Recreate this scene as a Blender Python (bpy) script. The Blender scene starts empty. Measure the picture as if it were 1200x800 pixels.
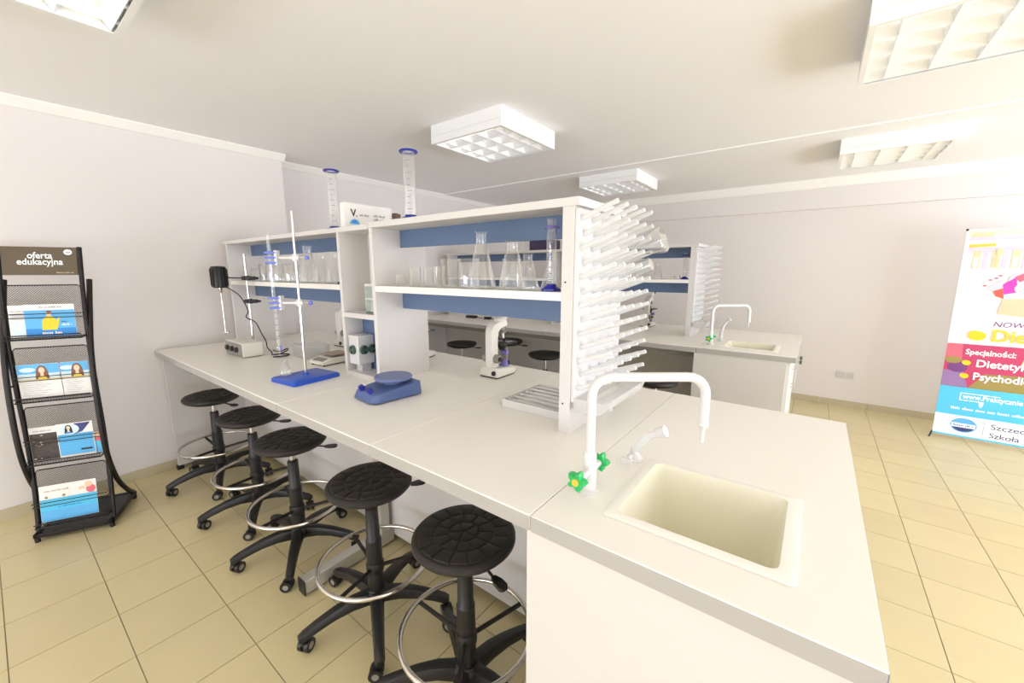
import bpy, math, random
from mathutils import Matrix, Vector
R = math.radians
random.seed(4)
scene = bpy.context.scene
col = scene.collection

# ------------------------------------------------------------------ camera, world, light, exposure
cam_d = bpy.data.cameras.new('camera')
cam_d.sensor_width = 36.0
cam_d.lens = 469.0 / 1200.0 * 36.0
cam_d.clip_start = 0.02
cam = bpy.data.objects.new('camera', cam_d)
cam.location = (0, 0, 1.444)
cam.rotation_euler = (R(90 - 9.918), 0, R(37.1))
col.objects.link(cam)
scene.camera = cam

world = bpy.data.worlds.new('world')
scene.world = world
world.use_nodes = True
bg = world.node_tree.nodes['Background']
bg.inputs[0].default_value = (0.93, 0.96, 1.0, 1)
bg.inputs[1].default_value = 2.2


def area(name, loc, rot, sx, sy, power, color=(1, 1, 1)):
    d = bpy.data.lights.new(name, 'AREA')
    d.shape = 'RECTANGLE'
    d.size, d.size_y = sx, sy
    d.energy = power
    d.color = color
    o = bpy.data.objects.new(name, d)
    o.location, o.rotation_euler = loc, rot
    col.objects.link(o)
    return o


# daylight entering by the window wall on the right, plus added fill from behind the camera
area('daylight_window_right', (4.65, 1.6, 1.18), (0, R(90), 0), 2.1, 6.8, 34, (0.91, 0.98, 1.18))
area('sunlit_ground_right', (5.5, 1.6, .25), (0, R(126), 0), 1.4, 6.8, 190, (0.91, 0.98, 1.18))
area('fill_front', (-0.9, -4.04, 1.1), (R(90), 0, 0), 4.9, 1.9, 6, (0.91, 0.98, 1.18))  # added fill lamp, brightens the bench fronts and knee space
area('low_fill_front', (-0.9, -4.9, .25), (R(126), 0, 0), 4.9, 1.4, 72, (0.91, 0.98, 1.18))  # added low fill lamp aimed upwards, no known source there

vs = scene.view_settings
vs.view_transform = 'Standard'
vs.look = 'None'
vs.gamma = 1.0
vs.use_curve_mapping = False
vs.exposure = 0.58
scene.cycles.max_bounces = 14
scene.cycles.diffuse_bounces = 6
scene.cycles.transparent_max_bounces = 32
scene.cycles.sample_clamp_indirect = 6.0
scene.cycles.caustics_reflective = False
scene.cycles.caustics_refractive = False

# ------------------------------------------------------------------ materials
M = {}


def lin(c):
    return tuple((x / 255 / 12.92) if x / 255 <= 0.04045 else ((x / 255 + 0.055) / 1.055) ** 2.4 for x in c)


def mat(name, rgb, rough=0.5, metal=0.0, noise=0.0, nscale=8.0, bump=0.0, bscale=60.0, emit=0.0, rnd=0.0, spec=0.5, alpha=1.0, linear=False):
    m = bpy.data.materials.new(name)
    m.use_nodes = True
    nt = m.node_tree
    b = nt.nodes['Principled BSDF']
    c = rgb if linear else lin(rgb)
    b.inputs['Base Color'].default_value = (*c, 1)
    b.inputs['Roughness'].default_value = rough
    b.inputs['Metallic'].default_value = metal
    b.inputs['Specular IOR Level'].default_value = spec
    if emit:
        b.inputs['Emission Color'].default_value = (*c, 1)
        b.inputs['Emission Strength'].default_value = emit
    if alpha < 1:
        b.inputs['Alpha'].default_value = alpha
    if noise or rnd:
        tc = nt.nodes.new('ShaderNodeTexCoord')
        nz = nt.nodes.new('ShaderNodeTexNoise')
        nz.inputs['Scale'].default_value = nscale
        nz.inputs['Detail'].default_value = 5
        nt.links.new(tc.outputs['Object'], nz.inputs['Vector'])
        mr = nt.nodes.new('ShaderNodeMapRange')
        mr.inputs['To Min'].default_value = 1 - noise
        mr.inputs['To Max'].default_value = 1 + noise
        nt.links.new(nz.outputs['Fac'], mr.inputs['Value'])
        hs = nt.nodes.new('ShaderNodeHueSaturation')
        hs.inputs['Color'].default_value = (*c, 1)
        out = mr.outputs['Result']
        if rnd:
            oi = nt.nodes.new('ShaderNodeObjectInfo')
            m2 = nt.nodes.new('ShaderNodeMapRange')
            m2.inputs['To Min'].default_value = 1 - rnd
            m2.inputs['To Max'].default_value = 1 + rnd
            nt.links.new(oi.outputs['Random'], m2.inputs['Value'])
            mu = nt.nodes.new('ShaderNodeMath')
            mu.operation = 'MULTIPLY'
            nt.links.new(out, mu.inputs[0])
            nt.links.new(m2.outputs['Result'], mu.inputs[1])
            out = mu.outputs[0]
        nt.links.new(out, hs.inputs['Value'])
        nt.links.new(hs.outputs['Color'], b.inputs['Base Color'])
    if bump:
        tc = nt.nodes.new('ShaderNodeTexCoord')
        nz = nt.nodes.new('ShaderNodeTexNoise')
        nz.inputs['Scale'].default_value = bscale
        nz.inputs['Detail'].default_value = 4
        nt.links.new(tc.outputs['Object'], nz.inputs['Vector'])
        bp = nt.nodes.new('ShaderNodeBump')
        bp.inputs['Strength'].default_value = bump
        bp.inputs['Distance'].default_value = 0.002
        nt.links.new(nz.outputs['Fac'], bp.inputs['Height'])
        nt.links.new(bp.outputs['Normal'], b.inputs['Normal'])
    M[name] = m
    return m


def glassy(name, tint, base=0.05, edge=0.75, power=2.5, rough=0.04, body=None):
    """thin clear shell: transparent, with gloss that grows towards grazing angles (Fresnel-like)"""
    m = bpy.data.materials.new(name)
    m.use_nodes = True
    nt = m.node_tree
    nt.nodes.remove(nt.nodes['Principled BSDF'])
    out = nt.nodes['Material Output']
    tr = nt.nodes.new('ShaderNodeBsdfTransparent')
    tr.inputs[0].default_value = (*tint, 1)
    gl = nt.nodes.new('ShaderNodeBsdfGlossy')
    gl.inputs['Roughness'].default_value = rough
    gl.inputs['Color'].default_value = (1, 1, 1, 1)
    lw = nt.nodes.new('ShaderNodeLayerWeight')
    lw.inputs['Blend'].default_value = 0.5
    pw = nt.nodes.new('ShaderNodeMath')
    pw.operation = 'POWER'
    pw.inputs[1].default_value = power
    nt.links.new(lw.outputs['Facing'], pw.inputs[0])
    ma = nt.nodes.new('ShaderNodeMath')
    ma.operation = 'MULTIPLY_ADD'
    ma.inputs[1].default_value = edge
    ma.inputs[2].default_value = base
    ma.use_clamp = True
    nt.links.new(pw.outputs[0], ma.inputs[0])
    mx = nt.nodes.new('ShaderNodeMixShader')
    nt.links.new(ma.outputs[0], mx.inputs[0])
    if body:
        df = nt.nodes.new('ShaderNodeBsdfDiffuse')
        df.inputs[0].default_value = (*body[0], 1)
        tl = nt.nodes.new('ShaderNodeBsdfTranslucent')
        tl.inputs[0].default_value = (*body[0], 1)
        ad = nt.nodes.new('ShaderNodeMixShader')
        nt.links.new(df.outputs[0], ad.inputs[1])
        nt.links.new(tl.outputs[0], ad.inputs[2])
        m3 = nt.nodes.new('ShaderNodeMixShader')
        m3.inputs[0].default_value = body[1]
        nt.links.new(tr.outputs[0], m3.inputs[1])
        nt.links.new(ad.outputs[0], m3.inputs[2])
        nt.links.new(m3.outputs[0], mx.inputs[1])
    else:
        nt.links.new(tr.outputs[0], mx.inputs[1])
    nt.links.new(gl.outputs[0], mx.inputs[2])
    nt.links.new(mx.outputs[0], out.inputs[0])
    M[name] = m
    return m


mat('wall_paint', (227, 221, 217), 0.85, noise=0.015, nscale=1.5, bump=0.15, bscale=120)
mat('ceiling_paint', (241, 239, 238), 0.9, noise=0.012, nscale=1.2, bump=0.1, bscale=90)
mat('plaster_white', (242, 239, 232), 0.8, noise=0.01)
mat('tile', (214, 199, 154), 0.28, noise=0.05, nscale=5, rnd=0.03, bump=0.06, bscale=40)
mat('skirting_tile', (190, 180, 150), 0.4, noise=0.06, nscale=9, rnd=0.04)
mat('grout', (150, 139, 108), 0.9)
mat('laminate', (240, 236, 228), 0.38, noise=0.01, nscale=3, bump=0.03, bscale=200)
mat('board_white', (214, 210, 206), 0.5, noise=0.012, nscale=2)
mat('edge_grey', (176, 172, 167), 0.5, noise=0.02)
mat('blue_panel', (92, 113, 146), 0.5, noise=0.03, nscale=3)
mat('black_plastic', (30, 28, 27), 0.42, noise=0.08, nscale=20)
mat('seat_black', (34, 30, 28), 0.5, noise=0.12, nscale=18, bump=0.25, bscale=140)
mat('dark_metal', (42, 38, 36), 0.4, metal=0.5, noise=0.05)
mat('chrome', (215, 210, 205), 0.14, metal=1.0, noise=0.02)
mat('alu', (196, 192, 184), 0.4, metal=0.35, noise=0.03)
mat('pp_white', (216, 214, 212), 0.32, noise=0.01)
mat('sink_cream', (238, 234, 214), 0.35, noise=0.012, nscale=4)
mat('sink_drain', (120, 118, 108), 0.4, noise=0.05)
mat('tap_green', (40, 178, 92), 0.3, noise=0.08, nscale=30)
mat('tap_yellow', (222, 188, 60), 0.4, noise=0.03)
mat('stand_blue', (32, 84, 196), 0.3, noise=0.05, nscale=12)
mat('deep_blue', (30, 34, 150), 0.3, noise=0.05)
mat('clip_blue', (112, 130, 220), 0.4, noise=0.05)
mat('stirrer_blue', (80, 100, 150), 0.4, noise=0.04, nscale=10)
mat('stirrer_plate', (104, 116, 160), 0.45, noise=0.05)
mat('violet', (112, 104, 170), 0.4, noise=0.06)
mat('socket_green', (66, 92, 80), 0.35, noise=0.12, nscale=60)
mat('machine_white', (226, 222, 212), 0.4, noise=0.015)
mat('machine_grey', (140, 136, 128), 0.5, noise=0.05)
mat('pan_brown', (150, 132, 112), 0.35, metal=0.3, noise=0.05)
mat('carton_brown', (96, 78, 68), 0.7, noise=0.1)
mat('carton_plum', (62, 50, 82), 0.6, noise=0.08)
mat('mark', (128, 134, 150), 0.6, noise=0.05)
mat('tube_light', (255, 252, 247), 0.5, emit=1.9, noise=0.0)
mat('louvre', (238, 238, 238), 0.3, metal=0.3, noise=0.02)
mat('frame_white', (240, 240, 238), 0.4, noise=0.01)
glassy('glass', (0.96, 0.97, 0.97), 0.09, 0.95, 1.7)
glassy('glass_blue', (0.86, 0.89, 0.99), 0.05, 0.7, 2.4)
glassy('pane_green', (0.86, 0.93, 0.89), 0.08, 0.6, 2.5, body=((0.82, 0.92, 0.86), 0.45))
glassy('pp_clear', (0.97, 0.97, 0.97), 0.06, 0.5, 2.0, rough=0.15, body=((0.92, 0.92, 0.91), 0.86))
glassy('tray_clear', (0.97, 0.97, 0.97), 0.06, 0.5, 2.2, rough=0.12, body=((0.92, 0.92, 0.9), 0.5))
for nm, c in {'ink_white': (250, 250, 248), 'ink_black': (34, 32, 38), 'ink_grey': (150, 150, 156), 'ink_sky': (92, 178, 232), 'ink_blue': (40, 138, 214),
              'ink_navy': (52, 60, 120), 'ink_cyan': (84, 196, 236), 'ink_yellow': (240, 206, 26), 'ink_gold': (228, 200, 66), 'ink_magenta': (196, 60, 104),
              'ink_rose': (222, 104, 122), 'ink_olive': (158, 140, 74), 'ink_violet': (150, 118, 168), 'ink_pink': (232, 60, 180), 'ink_red': (240, 92, 72),
              'ink_peach': (246, 200, 164), 'ink_hair': (132, 84, 52), 'ink_skin': (238, 204, 178), 'ink_brown': (70, 58, 52), 'ink_sign': (92, 79, 58),
              'ink_cream': (236, 228, 204), 'ink_lilac': (218, 204, 228), 'ink_tan': (196, 176, 150), 'ink_pale': (214, 234, 244), 'ink_purple': (120, 60, 130),
              'ink_paper': (236, 233, 228), 'ink_sand': (224, 210, 170)}.items():
    mat(nm, c, 0.45, noise=0.03, nscale=14)


# ------------------------------------------------------------------ mesh builder
ORG = [0.0, 0.0, 0.0]      # meshes written in bench coordinates are stored relative to this point


class MB:
    def __init__(self):
        self.v, self.f, self.mi, self.mats = [], [], [], []
        self.cur = 0

    def use(self, name):
        if name not in self.mats:
            self.mats.append(name)
        self.cur = self.mats.index(name)
        return self

    def add(self, vs_, fs):
        o = len(self.v)
        self.v += [tuple(p) for p in vs_]
        for f in fs:
            self.f.append(tuple(i + o for i in f))
            self.mi.append(self.cur)
        return self

    def bx(self, x0, x1, y0, y1, z0, z1):
        vs_ = [(x0, y0, z0), (x1, y0, z0), (x1, y1, z0), (x0, y1, z0), (x0, y0, z1), (x1, y0, z1), (x1, y1, z1), (x0, y1, z1)]
        return self.add(vs_, [(0, 3, 2, 1), (4, 5, 6, 7), (0, 1, 5, 4), (1, 2, 6, 5), (2, 3, 7, 6), (3, 0, 4, 7)])

    def box(self, c, s, rot=None):
        vs_ = []
        for dz in (-.5, .5):
            for dx, dy in ((-.5, -.5), (.5, -.5), (.5, .5), (-.5, .5)):
                p = Vector((dx * s[0], dy * s[1], dz * s[2]))
                if rot is not None:
                    p = rot @ p
                vs_.append((c[0] + p.x, c[1] + p.y, c[2] + p.z))
        return self.add(vs_, [(0, 3, 2, 1), (4, 5, 6, 7), (0, 1, 5, 4), (1, 2, 6, 5), (2, 3, 7, 6), (3, 0, 4, 7)])

    def cyl(self, p0, p1, r0, r1=None, n=16, caps=True):
        r1 = r0 if r1 is None else r1
        p0, p1 = Vector(p0), Vector(p1)
        d = (p1 - p0).normalized()
        a = d.orthogonal().normalized()
        b = d.cross(a)
        vs_ = []
        for p, r in ((p0, r0), (p1, r1)):
            for k in range(n):
                t = 2 * math.pi * k / n
                vs_.append(p + a * (r * math.cos(t)) + b * (r * math.sin(t)))
        fs = [(k, (k + 1) % n, n + (k + 1) % n, n + k) for k in range(n)]
        if caps:
            fs += [tuple(range(n - 1, -1, -1)), tuple(range(n, 2 * n))]
        return self.add(vs_, fs)

    def tube(self, pts, r, n=10, closed=False, caps=True):
        pts = [Vector(p) for p in pts]
        m = len(pts)
        rs = r if isinstance(r, (list, tuple)) else [r] * m
        tang = []
        for i in range(m):
            if closed:
                t = pts[(i + 1) % m] - pts[i - 1]
            else:
                t = pts[min(i + 1, m - 1)] - pts[max(i - 1, 0)]
            tang.append(t.normalized())
        a = tang[0].orthogonal().normalized()
        vs_ = []
        for i in range(m):
            a = (a - tang[i] * a.dot(tang[i])).normalized()
            b = tang[i].cross(a)
            for k in range(n):
                t = 2 * math.pi * k / n
                vs_.append(pts[i] + a * (rs[i] * math.cos(t)) + b * (rs[i] * math.sin(t)))
        fs = []
        for i in range(m if closed else m - 1):
            j = (i + 1) % m
            for k in range(n):
                fs.append((i * n + k, i * n + (k + 1) % n, j * n + (k + 1) % n, j * n + k))
        if caps and not closed:
            fs += [tuple(range(n - 1, -1, -1)), tuple((m - 1) * n + k for k in range(n))]
        return self.add(vs_, fs)

    def ring(self, c, rad, r, n=48, m=10):
        return self.tube([(c[0] + rad * math.cos(2 * math.pi * k / n), c[1] + rad * math.sin(2 * math.pi * k / n), c[2]) for k in range(n)], r, m, closed=True)

    def lathe(self, prof, n=24, c=(0, 0, 0)):
        vs_, fs = [], []
        m = len(prof)
        for (r, z) in prof:
            for k in range(n):
                t = 2 * math.pi * k / n
                vs_.append((c[0] + r * math.cos(t), c[1] + r * math.sin(t), c[2] + z))
        for i in range(m - 1):
            for k in range(n):
                fs.append((i * n + k, i * n + (k + 1) % n, (i + 1) * n + (k + 1) % n, (i + 1) * n + k))
        return self.add(vs_, fs)

    def loft(self, loops, cap0=True, cap1=True):
        n = len(loops[0])
        vs_ = [p for l in loops for p in l]
        fs = []
        for i in range(len(loops) - 1):
            for k in range(n):
                fs.append((i * n + k, i * n + (k + 1) % n, (i + 1) * n + (k + 1) % n, (i + 1) * n + k))
        if cap0:
            fs.append(tuple(range(n - 1, -1, -1)))
        if cap1:
            fs.append(tuple((len(loops) - 1) * n + k for k in range(n)))
        return self.add(vs_, fs)

    def prism(self, poly, t0, t1, f):
        """poly of (a,b) extruded from t0 to t1; f(a,b,t) -> point"""
        return self.loft([[f(a, b, t0) for a, b in poly], [f(a, b, t1) for a, b in poly]])

    def sphere(self, c, r, n=16, m=10, s=(1, 1, 1)):
        vs_, fs = [], []
        for i in range(m + 1):
            ph = math.pi * i / m
            for k in range(n):
                t = 2 * math.pi * k / n
                vs_.append((c[0] + s[0] * r * math.sin(ph) * math.cos(t), c[1] + s[1] * r * math.sin(ph) * math.sin(t), c[2] - s[2] * r * math.cos(ph)))
        for i in range(m):
            for k in range(n):
                fs.append((i * n + k, i * n + (k + 1) % n, (i + 1) * n + (k + 1) % n, (i + 1) * n + k))
        return self.add(vs_, fs)

    def mesh(self, name, material=None, smooth=True):
        me = bpy.data.meshes.new(name)
        me.from_pydata([(p[0] - ORG[0], p[1] - ORG[1], p[2] - ORG[2]) for p in self.v], [], self.f)
        names = self.mats or [material]
        for nm in names:
            me.materials.append(M[nm])
        if self.mats:
            me.polygons.foreach_set('material_index', self.mi)
        if smooth:
            me.polygons.foreach_set('use_smooth', [True] * len(me.polygons))
            me.set_sharp_from_angle(angle=R(38))
        me.update()
        return me

    def build(self, name, material=None, parent=None, loc=None, rot=None, bev=0.0, smooth=True):
        return link(name, self.mesh(name, material, smooth), parent, loc, rot, bev)


def link(name, me, parent=None, loc=None, rot=None, bev=0.0):
    o = bpy.data.objects.new(name, me)
    col.objects.link(o)
    if parent is not None:
        o.parent = parent
    if loc is not None:
        o.location = loc
    if rot is not None:
        o.rotation_euler = rot if isinstance(rot, (tuple, list)) else (0, 0, rot)
    if bev:
        b = o.modifiers.new('edge', 'BEVEL')
        b.width, b.segments, b.limit_method, b.angle_limit = bev, 2, 'ANGLE', R(40)
    return o


def tag(o, label, cat, group=None, kind=None):
    o['label'] = label
    o['category'] = cat
    if group:
        o['group'] = group
    if kind:
        o['kind'] = kind
    return o


def thing(name, label, cat, loc, rotz=0.0, group=None):
    o = bpy.data.objects.new(name, None)
    o.empty_display_size = 0.05
    col.objects.link(o)
    o.location = loc
    o.rotation_euler = (0, 0, rotz)
    return tag(o, label, cat, group)


def copy_tree(o, parent=None):
    c = o.copy()
    col.objects.link(c)
    if parent is not None:
        c.parent = parent
    for ch in list(o.children):
        copy_tree(ch, c)
    return c


def B(x0, x1, y0, y1, z0, z1):
    return MB().bx(x0, x1, y0, y1, z0, z1)


def rrect(x0, x1, y0, y1, r, z, k=5):
    pts = []
    for cx, cy, a0 in ((x1 - r, y1 - r, 0), (x0 + r, y1 - r, 90), (x0 + r, y0 + r, 180), (x1 - r, y0 + r, 270)):
        for i in range(k):
            a = R(a0 + 90 * i / (k - 1))
            pts.append((cx + r * math.cos(a), cy + r * math.sin(a), z))
    return pts


def text_geo(s, size, align='LEFT', bold=0.0, shear=0.0):
    cu = bpy.data.curves.new('lettering', 'FONT')
    cu.body = s
    cu.size = size
    cu.align_x = align
    cu.offset = bold
    cu.shear = shear
    cu.resolution_u = 3
    ob = bpy.data.objects.new('lettering', cu)
    col.objects.link(ob)
    dg = bpy.context.evaluated_depsgraph_get()
    dg.update()
    me = bpy.data.meshes.new_from_object(ob.evaluated_get(dg))
    vs_ = [(v.co.x, v.co.y) for v in me.vertices]
    fs = [tuple(p.vertices) for p in me.polygons]
    bpy.data.objects.remove(ob)
    bpy.data.curves.remove(cu)
    bpy.data.meshes.remove(me)
    return vs_, fs


class Print:
    """flat printed sheet: layers of ink on a thin board; (u,v) in metres; f maps (u,v,w) to local space"""
    def __init__(self, mb, f, w0):
        self.mb, self.f, self.w = mb, f, w0

    def up(self):
        self.w += 0.00025
        return self.w

    def poly(self, ink, pts, w=None):
        self.mb.use(ink)
        w = self.up() if w is None else w
        self.mb.add([self.f(u, v, w) for u, v in pts], [tuple(range(len(pts)))])

    def rect(self, ink, u0, u1, v0, v1):
        self.poly(ink, [(u0, v0), (u1, v0), (u1, v1), (u0, v1)])

    def oval(self, ink, cu, cv, ru, rv, n=20, a0=0, a1=360):
        self.poly(ink, [(cu + ru * math.cos(R(a0 + (a1 - a0) * k / n)), cv + rv * math.sin(R(a0 + (a1 - a0) * k / n))) for k in range(n if a1 - a0 == 360 else n + 1)])

    def scribble(self, ink, u, v, width, h, seed=1):
        """a line of print too small to read in the photograph: word-like strokes"""
        rg = random.Random(seed)
        self.mb.use(ink)
        w = self.up()
        x = 0.0
        while x < width:
            for k in range(rg.randint(3, 7)):
                if x + h * .3 > width:
                    break
                hh = h * rg.choice((.62, .62, .7, 1.0))
                self.mb.add([self.f(u + x, v, w), self.f(u + x + h * .34, v, w), self.f(u + x + h * .34, v + hh, w), self.f(u + x, v + hh, w)], [(0, 1, 2, 3)])
                x += h * .5
            x += h * .5

    def text(self, ink, s, u, v, size, width=None, align='LEFT', bold=0.0, shear=0.0):
        vs_, fs = text_geo(s, size, align, bold, shear)
        if not vs_:
            return
        k = 1.0
        if width:
            k = width / max(1e-6, max(p[0] for p in vs_) - min(p[0] for p in vs_))
        self.mb.use(ink)
        w = self.up()
        self.mb.add([self.f(u + p[0] * k, v + p[1], w) for p in vs_], fs)


# ------------------------------------------------------------------ the room
XL, XL2, YSTEP = -3.68, -3.90, 1.67
XR, YB, YF, ZC = 4.60, 5.50, -4.0, 2.40


def struct(o, label, cat):
    return tag(o, label, cat, kind='structure')


floor = struct(B(XL2 - .2, XR + .2, YF - .2, YB + .2, -.12, -.0025).build('floor', 'grout', smooth=False), 'beige square tiled floor of the laboratory', 'floor')
px_, py_ = 0.308, 0.297
tile_mb = B(-px_ / 2 + .0018, px_ / 2 - .0018, -py_ / 2 + .0018, py_ / 2 - .0018, -.011, 0)
tile_me = tile_mb.mesh('tile', 'tile', smooth=False)
cells = []
fw = Vector((-math.sin(R(37.1)) * math.cos(R(9.918)), math.cos(R(37.1)) * math.cos(R(9.918)), -math.sin(R(9.918))))
rt = Vector((math.cos(R(37.1)), math.sin(R(37.1)), 0))
up = rt.cross(fw)
for i in range(-5, 23):
    for j in range(-15, 19):
        cx = -2.233 + px_ * (i + .5)
        cy = .17 + py_ * (j + .5)
        if cx < XL2 or cx > XR or cy < YF or cy > YB:
            continue
        if cx < XL and cy < YSTEP:
            continue
        d = Vector((cx, cy, -1.444))
        z = d.dot(fw)
        seen = z > .2 and abs(d.dot(rt) / z) < 600 / 469 + .12 and abs(d.dot(up) / z) < 400 / 469 + .12
        cells.append((not seen, d.length, cx, cy))
cells.sort()
rest = MB()
for k, (hid, _, cx, cy) in enumerate(cells):
    if not hid and k < 300:
        link('tile', tile_me, floor, (cx, cy, 0))
    else:
        rest.bx(cx - px_ / 2 + .0018, cx + px_ / 2 - .0018, cy - py_ / 2 + .0018, cy + py_ / 2 - .0018, -.011, 0)
r_ = rest.build('tile_field', 'tile', floor, smooth=False)
r_['kind'] = 'stuff'

struct(B(XL2 - .2, XR + .2, YF - .2, YB + .2, ZC, ZC + .12).build('ceiling', 'ceiling_paint', smooth=False), 'plain off-white painted ceiling', 'ceiling')
w = MB().bx(XL - .4, XL, YF - .2, YSTEP, 0, ZC)
w.bx(XL2 - .2, XL2, YSTEP, YB + .2, 0, ZC)
struct(w.build('wall_left', 'wall_paint', smooth=False), 'pale wall with a shallow step behind the brochure stand', 'wall')
struct(B(XL2 - .2, XR + .2, YB, YB + .2, 0, ZC).build('wall_back', 'wall_paint', smooth=False), 'pale grey far wall behind the banner', 'wall')
# right wall with the window band, front wall with an opening added for the fill (both out of the picture)
w = MB().bx(XR, XR + .2, YF - .2, YB + .2, 0, .12).bx(XR, XR + .2, YF - .2, YB + .2, 2.24, ZC)
w.bx(XR, XR + .2, YF - .2, -1.8, .12, 2.24).bx(XR, XR + .2, 5.0, YB + .2, .12, 2.24)
struct(w.build('wall_right', 'wall_paint', smooth=False), 'wall with a broad window band outside the picture', 'wall')
w = MB().bx(XL2 - .2, XR + .2, YF - .2, YF, 0, .14).bx(XL2 - .2, XR + .2, YF - .2, YF, 2.06, ZC)
w.bx(XL2 - .2, -3.4, YF - .2, YF, .14, 2.06).bx(1.6, XR + .2, YF - .2, YF, .14, 2.06)
struct(w.build('wall_front', 'wall_paint', smooth=False), 'wall behind the photographer with an opening added for fill light', 'wall')


def window(name, label, pts, a, b, axis):
    root = thing(name, label, 'window', (0, 0, 0))
    root['kind'] = 'structure'
    fr = MB()
    lo, hi, z0, z1, t0, t1 = a, b, pts[0], pts[1], pts[2], pts[3]

    def q(u0, u1, za, zb):
        if axis == 'y':
            fr.bx(t0, t1, u0, u1, za, zb)
        else:
            fr.bx(u0, u1, t0, t1, za, zb)
    q(lo, hi, z0, z0 + .05)
    q(lo, hi, z1 - .05, z1)
    n = 4
    for k in range(n + 1):
        c = lo + (hi - lo) * k / n
        q(max(lo, c - .025), min(hi, c + .025), z0 + .05, z1 - .05)
    fr.build('window_frame', 'frame_white', root, smooth=False)


window('window_1', 'white framed window band beyond the picture edge', (.12, 2.24, XR + .05, XR + .11), -1.8, 5.0, 'y')
window('added_window', 'white window frame added behind the photographer for the fill light', (.14, 2.06, YF - .11, YF - .05), -3.4, 1.6, 'x')  # unseen window, added to go with the front fill lamps

# cornices, beam, soffit
ZK = 2.348


def cornice(pts):
    mb = MB()
    prof = [(0, ZK), (.012, ZK), (.022, ZK + .012), (.05, ZC - .008), (.05, ZC), (0, ZC)]
    return mb, prof


mb, prof = cornice(0)
mb.prism(prof, YF, YSTEP + .02, lambda a, b, t: (XL + a, t, b))
mb.prism(prof, YSTEP, YB, lambda a, b, t: (XL2 + a, t, b))
struct(mb.build('trim_1', 'plaster_white'), 'white cornice strip along the stepped side wall', 'cornice')
mb = MB().bx(XL2, XR, YB - .045, YB, 2.095, ZC - .09)
struct(mb.build('trim_2', 'wall_paint', smooth=False), 'shallow plaster band along the top of the far wall', 'band')
mb = MB()
mb.prism([(0, 2.30), (.018, 2.30), (.028, 2.315), (.05, ZC), (0, ZC)], XL2, XR, lambda a, b, t: (t, YB - .045 - a, b))
struct(mb.build('trim_3', 'plaster_white'), 'white cornice strip along the far wall', 'cornice')
struct(B(XL2, XR, 3.69, YB - .05, ZC - .009, ZC).build('trim_4', 'ceiling_paint', smooth=False), 'slightly lowered far strip of the ceiling', 'ceiling strip')


def skirting(name, label, a, b, fx, n):
    root = thing(name, label, 'baseboard', (0, 0, 0))
    root['kind'] = 'structure'
    L = (b - a) / n
    for k in range(n):
        fx(a + k * L + .0015, a + (k + 1) * L - .0015).build('tile', 'skirting_tile', root, smooth=False)


skirting('baseboard_left', 'beige tile skirting along the side wall', YF, YSTEP, lambda a, b: B(XL, XL + .009, a, b, 0, .068), 12)
skirting('baseboard_back', 'beige tile skirting along the far wall', XL2, XR, lambda a, b: B(a, b, YB - .009, YB, 0, .068), 21)

# ------------------------------------------------------------------ ceiling lights


def ceiling_light(x, y, label):
    t = thing('ceiling_light', label, 'ceiling light', (x, y, 2.29), group='square louvred ceiling lights')
    S, Hh = .30, ZC - 2.29
    mb = MB()
    mb.bx(-S, S, -S, -S + .012, 0, Hh).bx(-S, S, S - .012, S, 0, Hh).bx(-S, -S + .012, -S + .012, S - .012, 0, Hh).bx(S - .012, S, -S + .012, S - .012, 0, Hh)
    mb.bx(-S + .012, S - .012, -S + .012, S - .012, Hh - .012, Hh - .001)
    mb.build('housing', 'frame_white', t, smooth=False)
    fr = MB().bx(-S, S, -S, -S + .02, -.004, 0).bx(-S, S, S - .02, S, -.004, 0).bx(-S, -S + .02, -S + .02, S - .02, -.004, 0).bx(S - .02, S, -S + .02, S - .02, -.004, 0)
    fr.build('frame', 'frame_white', t, smooth=False)
    tm = MB().cyl((-.27, 0, 0), (.27, 0, 0), .013, n=10).mesh('tube', 'tube_light')
    for k in range(4):
        link('tube', tm, t, (0, -.205 + .1367 * k, .055))
    lm = MB()
    lm.prism([(-.030, .042), (0, .001), (.030, .042), (.026, .046), (-.026, .046)], -.285, .285, lambda a, b, q: (q, a, b))
    lme = lm.mesh('louvre_blade', 'louvre', smooth=False)
    for k in range(5):
        link('louvre_blade', lme, t, (0, -.272 + .136 * k, 0))
    cm = MB()
    cm.prism([(-.004, .035), (0, .001), (.004, .035)], -.285, .285, lambda a, b, q: (a, q, b))
    cme = cm.mesh('cross_blade', 'louvre', smooth=False)
    for k in range(4):
        link('cross_blade', cme, t, (-.21 + .14 * k, 0, 0))
    return t


ceiling_light(-1.87, 2.27, 'square louvred ceiling light over the near shelf rack, box side fully visible')
ceiling_light(.35, 2.30, 'largest louvred ceiling light at the top edge above the sink')
ceiling_light(-1.75, 4.15, 'small far louvred ceiling light above the near peg drying rack')
ceiling_light(.33, 4.24, 'far louvred ceiling light hanging over the banner side of the room')
ceiling_light(-1.83, .14, 'louvred ceiling light cut by the picture corner above the brochure stand')


def at(name, label, cat, p, d=(0, 0), group=None, rotz=0.0):
    """a thing whose meshes are written in near-bench coordinates; p its base point there, d the bench's shift"""
    ORG[:] = p
    return thing(name, label, cat, (p[0] + d[0], p[1] + d[1], p[2]), rotz, group)


def done():
    ORG[:] = (0, 0, 0)


# ------------------------------------------------------------------ benches
X0, X1, Y0, Y1, ZT = -3.665, .135, .683, 1.843, .90
ZU = .86
HX0, HX1, HY0, HY1 = -.318, .004, .800, 1.108      # hole for the sink
BD = (-.195, 2.417)                                # the far bench's shift


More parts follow.
